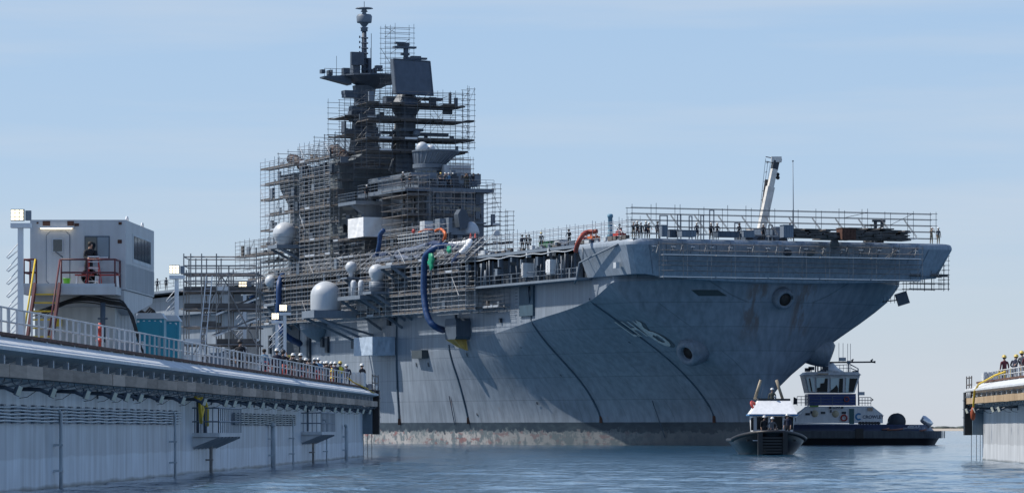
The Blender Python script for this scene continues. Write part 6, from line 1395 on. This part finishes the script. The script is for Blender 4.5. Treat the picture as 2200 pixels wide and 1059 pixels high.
tprism([(1799, 798), (1803, 798), (1803, 800), (1799, 800)], 2.75, 2.79, 'red_lamp', mat('red lamp', (.8, .02, .02), .4, emit=(1, .02, .02, 1.2)))
MB().bar(T(1773, 4, zt_(780)), T(1787, 4, zt_(777)), .16, 6).bar(T(1785, 4, zt_(777)), T(1884, 4, zt_(776)), .09, 6).bar(T(1884, 4, zt_(776)), T(1888, 4, zt_(776)), .13, 6).build('boom', shadow_steel, tug)
for px in (1838, 1880): MB().bar(T(px, 3.8, zt_(776)), T(px, 3.8, zt_(773)), .07).beam(T(px - 3, 3.8, zt_(774)), T(px + 2, 3.8, zt_(770)), .2, .15).build('searchlight', shadow_steel, tug)
for px, y1 in ((1809, 735), (1818, 735), (1828, 736), (1834, 736)): MB().bar(T(px, 4.2, zt_(777)), T(px, 4.2, zt_(y1)), .035).build('whip_antenna', mat('antenna grey', (.35, .35, .36), .5), tug)
for px, y0, y1 in ((1758, 798, 776), (1763, 798, 770), (1770, 798, 764), (1775, 798, 785), (1830, 800, 780)): MB().bar(T(px, 4, zt_(y0)), T(px, 4, zt_(y1)), .09, 6).box((-.2, -.1, 0), (.2, .1, .35), lambda x, y, z, px=px, y1=y1: T(px, 4, zt_(y1)) + Vector((x, y, z))).build('mast_post', haze_grey, tug)
for px, py in ((1740, 793), (1748, 790), (1778, 790), (1843, 799)): MB().box((-.35, -.2, 0), (.3, .2, .4), lambda x, y, z: T(px, 3, zt_(py + 4)) + Vector((x, y, z))).bar(T(px, 3, zt_(800)), T(px, 3, zt_(py)), .05).build('searchlight', shadow_steel, tug)
mb = MB(); mb.box((-.4, -.2, 0), (.35, .2, .4), lambda x, y, z: T(1817, 4, zt_(774)) + Vector((x, y, z))); mb.build('radar', pale_grey, tug)
mb = MB(); mb.tube([T(1835, 5, zt_(781)), T(1852, 5, zt_(790)), T(1853, 5, zt_(870))], .07, 6); mb.bar(T(1836, 5, zt_(789)), T(1853, 5, zt_(796)), .05)
for k in range(4): mb.bar(T(1812 + 8 * k, 5, zt_(800)), T(1812 + 8 * k, 5, zt_(782)), .035)
mb.bar(T(1800, 5, zt_(783)), T(1835, 5, zt_(781)), .035); mb.bar(T(1800, 5, zt_(790)), T(1835, 5, zt_(789)), .03); mb.build('mast_frame', haze_grey, tug)
def trail(x0, x1, yt, yb, d, n):
    for k in range(n + 1): px = x0 + (x1 - x0) * k / n; MB().bar(T(px, d, zt_(yb)), T(px, d, zt_(yt)), .04).build('railing_post', haze_grey, tug)
    for i in range(3): y = yt + (yb - yt) * i / 3; MB().bar(T(x0, d, zt_(y)), T(x1, d, zt_(y)), .035).build('hand_rail', haze_grey, tug)
trail(1740, 1840, 851, 871, .9, 4); trail(1714, 1740, 851, 871, 1.0, 3); trail(1848, 1873, 853, 871, 1.2, 4)
tprism([(1700, 895), (1738, 870), (1741, 873), (1706, 898)], .9, 1.15, 'stair_cheek', white)
tprism([(1707, 868), (1715, 868), (1715, 856), (1708, 852)], 1.5, 2.2, 'deck_gear', shadow_steel)
tprism([(1848, 848), (1861, 848), (1861, 841), (1848, 841)], 2, 3.2, 'life_raft', pale_grey)
tprism([(1876, 857), (1873, 853), (1880, 858), (1874, 862)], 1.5, 1.8, 'horn', shadow_steel)
for px, py in ((1752.5, 888), (1797, 888.5)):
    o = MB().lathe([(.0, -.05), (.38, -.05), (.40, 0)], T(px, 1.19, zt_(py)), 16, (0, 1, 0)).build('porthole_cover', mat('cream cover', (.55, .48, .33), .6), dh)
for px, py, w, h in ((1737, 889, .5, .25), (1770, 886, .5, .25), (1815, 886, .5, .25), (1745, 885, .2, .3), (1787, 883, .2, .3)): MB().box((-w / 2, -.06, -h / 2), (w / 2, 0, h / 2), lambda x, y, z: T(px, 1.19, zt_(py)) + Vector((x, y, z))).build('deckhouse_port', shadow_steel, dh)
MB().box((-.55, -.08, -1.9 * .5), (.0, 0, .92), lambda x, y, z: T(1837, 1.19, zt_(895)) + Vector((x, y, z))).build('deckhouse_door', mat('door green', (.04, .12, .13), .5), dh)
tprism([(1866, 875), (1877, 875), (1877, 882), (1866, 882)], 1.05, 1.19, 'deckhouse_window', glass, dh)
tprism([(1741, 870.5), (1760, 870.5), (1760, 873.5), (1741, 873.5)], .95, 1.1, 'green_stripe', mat('lime stripe', (.16, .32, .06), .5), dh)
def ring_buoy(c, r, ax, m2, root=None, label=None):
    mb = MB(); ax = Vector(ax).normalized(); a = Vector((0, 0, 1)).cross(ax).normalized() if abs(ax.z) < .9 else Vector((1, 0, 0)); b_ = ax.cross(a)
    pts = [c + (a * math.cos(t) + b_ * math.sin(t)) * r for t in frange(0, 2 * math.pi, 21)]; mb.tube(pts, r * .28, 8, False); single('lifebuoy', mb, m2, label, 'lifebuoy')
ring_buoy(T(1815, 1.05, zt_(897)), .32, (0, 1, 0), red, None, 'red lifebuoy on the white side of the large tug'); ring_buoy(T(1820, .75, zt_(857)), .26, (0, 1, 0), mat('dull orange', (.3, .06, .05), .5), None, 'dull red lifebuoy on the upper rail of the large tug')
def ttext(txt, px, py, size, m, d, name, par, **kw):
    mb = MB(); c = T(px, d, zt_(py)); text_into(mb, txt, size, lambda x, y: c + Vector((x, 0, y)), **kw); return mb.build(name, m, par)
nb = tprism([(1784, 872), (1813, 872), (1814, 874.5), (1813, 877), (1784, 877), (1783, 874.5)], 1.0, 1.18, 'name_board', shadow_steel, dh); ttext('eWOLF', 1798.5, 874.6, .34, white, .97, 'name_letters', nb, thick=.006)
lt = mat('letter navy', (.02, .05, .11), .5); ttext('CROWLEY', 1878, 895.3, .50, lt, 1.17, 'company_letters', dh, thick=.012)
ttext('eWOLF', 1963, 916, .42, white, -.02, 'stern_letters', tug, thick=.008); ttext('SAN FRANCISCO, CA', 1964, 919.6, .26, white, -.02, 'port_letters', tug)
mb = MB(); c = T(1847, 1.16, zt_(894.5)); 
pts = [(math.cos(t), math.sin(t)) for t in frange(R(50), R(310), 16)]; mb.add([c + Vector((x * .42, 0, y * .42)) for x, y in pts] + [c + Vector((x * .22, 0, y * .22)) for x, y in pts], [(i, i + 1, 17 + i, 16 + i) for i in range(15)]); mb.build('company_emblem', mat('emblem blue', (.03, .20, .42), .5), dh)
# stern gear
wn = MB(); c = T(1932, 3, zt_(905)); wn.lathe([(.0, -1), (.95, -.98), (.95, -.8), (.5, -.78), (.5, .78), (.95, .8), (.95, .98), (0, 1)], c, 18, (0, 1, 0)); w_ = wn.build('towing_winch', shadow_steel, tug)
mb = MB().beam(T(1912, 3, zt_(912)), T(1926, 3, zt_(893)), 1.4, .2).ball(T(1933, 2.4, zt_(893)), .35).ball(T(1925, 2.4, zt_(897)), .3); mb.build('winch_frame', black, w_)
MB().tube([T(2006, 3, zt_(914)), T(1999, 3, zt_(907)), T(1990, 3, zt_(900)), T(1986, 3, zt_(897.5))], [.42, .46, .46, .36], 16).build('stern_roller', mat('polished steel', (.75, .75, .75), .25, .6, .05), tug)
for px0, px1, py in ((1905, 1940, 922.5), (1895, 1910, 921.5), (1975, 1990, 924)):
    MB().tube([T(px0, -.12, zt_(py + 1)), T((px0 + px1) / 2, -.2, zt_(py)), T(px1, -.12, zt_(py - 2))], .09, 6).build('mooring_hose', mat('salmon rope', (.32, .15, .11), .8), tug)
for k in range(7): MB().lathe([(.12, 0), (.24, .02), (.24, .2), (.12, .22)], T(1850 + k * 6.5, 1.0, zt_(909.5)), 10, (0, 1, 0)).build('tyre', black, tug)
# bow winch shapes hidden partly behind pilot boat
tprism([(1660, 913), (1690, 913), (1690, 900), (1672, 900)], 2, 6, 'bow_winch', shadow_steel)

# ================================================================== SMALL WORKBOAT, BOW ON
YB = 273.0
def B(px, d, py): return Vector(((px - CX) * YB / F_, YB + d, zat(py, YB)))
kb = YB / F_; bx = (1660 - CX) * kb; zb_ = lambda y: zat(y, YB)
boat = thing('workboat', 'small black and white workboat coming head on, three people on its foredeck', 'workboat', Vector((bx, YB + 5, 0)))
# hull: y depth 0..11, bow rounded towards camera
def bh(d, z):           # half breadth at depth d and height z
    f = min(1, max(0, d / 3.4)); full = 2.43 if z > .9 else 2.43 * (.70 + .30 * max(0, z) / .9)
    return full * (f ** .42 if f > 0 else 0)
rows = []
for z in (-.5, 0, .35, .7, 1.0, 1.22):
    off = {-.5: 1.0, 0: .7, .35: .45, .7: .2, 1.0: .05, 1.22: 0}[z]; row = []
    for d in [0, .05, .2, .5, 1, 1.7, 2.6, 3.6, 5, 8, 11]: row.append((d + off, bh(d, z) , (z if z < .6 else (z - .6) * (.7 + .95 * max(0, 1 - d / 4.2) ** .8) + .6)))
    rows.append([Vector((bx - w, YB + dd, zz)) for dd, w, zz in row[::-1]] + [Vector((bx + w, YB + dd, zz)) for dd, w, zz in row[1:]])
mb = MB().grid(rows); n = len(rows[-1]); mb.add(rows[-1], [tuple(range(n))]); hull_b = mb.build('hull', blk_gloss, boat)
pts = [p + Vector(((p.x - bx) * .04, -.08, -.02)) for p in rows[-1]]; MB().tube([p for p in pts], .13, 8).build('rubber_gunwale', black, boat)
for s in (-1, 1): MB().box((bx + s * .86 - .16, YB - .28, -.1), (bx + s * .86 + .16, YB + .35, 1.58), W).build('push_knee', black, boat)
for k in range(6): MB().box((bx - .7, YB + .0 - .12 + .02 * k, .12 + k * .2), (bx + .7, YB + .3, .26 + k * .2), W).build('bow_fender', black, boat)
MB().box((bx - 1.35, YB + .25, .98), (bx - .95, YB + .3, 1.03), W).build('draft_mark', white, boat)
rb = random.Random(6)
for i in range(16):
    s = -1 if i % 2 else 1; t = (i // 2) / 8; d = .5 + 3.0 * t; w = bh(d, 1.1) - .14; p = Vector((bx + s * w, YB + d, 1.05 + .60 * max(0, 1 - d / 4.2) ** .8))
    MB().box((-.09, -.12, 0), (.09, .12, .09), lambda x, y, z: p + Vector((x, y, z))).build('deck_cleat', white if i % 3 else blk_gloss, boat)
MB().lathe([(.10, -.35), (.16, -.33), (.16, -.25), (.07, -.24), (.07, .24), (.16, .25), (.16, .33), (.1, .35)], Vector((bx + .1, YB + .9, 1.72)), 10, (1, 0, 0)).build('bow_bitt', blk_gloss, boat)
MB().bar(Vector((bx + .1, YB + .9, 1.3)), Vector((bx + .1, YB + .9, 1.75)), .08).build('bitt_post', blk_gloss, boat)
# wheelhouse
d0, d1 = 3.4, 6.6; zc = lambda y: zat(y, YB + d0); kx = (YB + d0) / F_; X = lambda px: (px - CX) * kx
cab2 = MB(); cab2.prism([(X(1619), zc(935)), (X(1616), zc(893)), (X(1707.5), zc(893)), (X(1703), zc(935))], lambda a, b, t: Vector((a, t, b)), YB + d0, YB + d1); cabo = cab2.build('wheelhouse', white, boat)
for x0, x1, y0, y1 in ((1626, 1650, 895, 922), (1655, 1681, 895, 922), (1686, 1704, 895, 922)):
    MB().box((X(x0), YB + d0 - .05, zc(y1)), (X(x1), YB + d0 - .01, zc(y0)), W).build('window', mat('boat window', (.008, .01, .014), .25, spec=.2), cabo)
tb_ = MB(); lo = [(X(1610.5), YB + d0 - .35, zc(890.5)), (X(1713), YB + d0 - .35, zc(890.5)), (X(1713), YB + d1 + .2, zc(890.5)), (X(1610.5), YB + d1 + .2, zc(890.5))]; hi = [(X(1632), YB + d0 + 1.0, zc(859)), (X(1699.5), YB + d0 + 1.0, zc(859)), (X(1699.5), YB + d1 - .4, zc(859)), (X(1632), YB + d1 - .4, zc(859))]
tb_.add(lo + hi, [(0, 1, 5, 4), (1, 2, 6, 5), (2, 3, 7, 6), (3, 0, 4, 7), (4, 5, 6, 7), (3, 2, 1, 0)]); tb_.build('sloped_roof', white, cabo)
MB().box((X(1609), YB + d0 - .4, zc(892.5)), (X(1714.5), YB + d1 + .25, zc(889)), W).build('roof_stripe', mat('stripe blue', (.06, .18, .36), .5), cabo)
MB().box((X(1631), YB + d0 + .95, zc(859.5)), (X(1700), YB + d1 - .35, zc(855.5)), W).build('roof_cap', black, cabo)
for x0, x1, yb, yt in ((1627, 1640, 857, 815), (1688, 1674, 857, 815)):
    MB().bar(Vector((X(x0), YB + 6.4, zc(yb))), Vector((X(x1), YB + 6.2, zc(yt))), .11, 8).build('a_frame_leg', mat('tan spar', (.33, .27, .19), .6, 0, .2), boat)
MB().bar(Vector((X(1638), YB + 5.4, zc(857))), Vector((X(1645), YB + 5.4, zc(828))), .04).build('aerial', haze_grey, boat)
MB().ball(Vector((X(1667), YB + d0 + .9, zc(852))), .09).bar(Vector((X(1667), YB + d0 + .9, zc(857))), Vector((X(1667), YB + d0 + .9, zc(852))), .03).build('searchlight', haze_grey, cabo)
ring_buoy(Vector((X(1622), YB + d0 + 1.2, zc(871))), .32, (.75, -.4, .45), red, None, 'red lifebuoy strapped on the left roof slope of the workboat')
MB().box((X(1613), YB + d0 - .2, zc(924)), (X(1618.5), YB + d0 + .0, zc(897)), W).build('side_pane', MATS['boat window'], cabo)
zdk = 1.30
for px, hd, pose, j, hat, lb in ((1642, 893, 'stand', 'dark', 'w', 'person in dark clothes on the workboat foredeck, left of three'), (1659, 896, 'hips', 'grey', 'w', 'person in grey on the workboat foredeck, middle of three'), (1692, 889, 'stand', 'navy', 'w', 'person in navy on the workboat foredeck, right of three')):
    yy = YB + 2.4; zh = zat(hd, yy); person(Vector(((px - CX) * yy / F_, yy, zh - 1.83)), R(15 if px < 1680 else -25), pose, j, 'dark', hat, lb)
MB().box((bx - 1.7, YB + 1.4, .95), (bx + 1.7, YB + 3.4, 1.05), W).build('foredeck', blk_gloss, boat)
yy = YB + 4.8; person(Vector(((1659 - CX) * yy / F_, yy, zat(833, yy) - 1.86)), R(-10), 'stand', 'camo', 'dark', 'w', 'person in dark olive standing on the workboat roof')
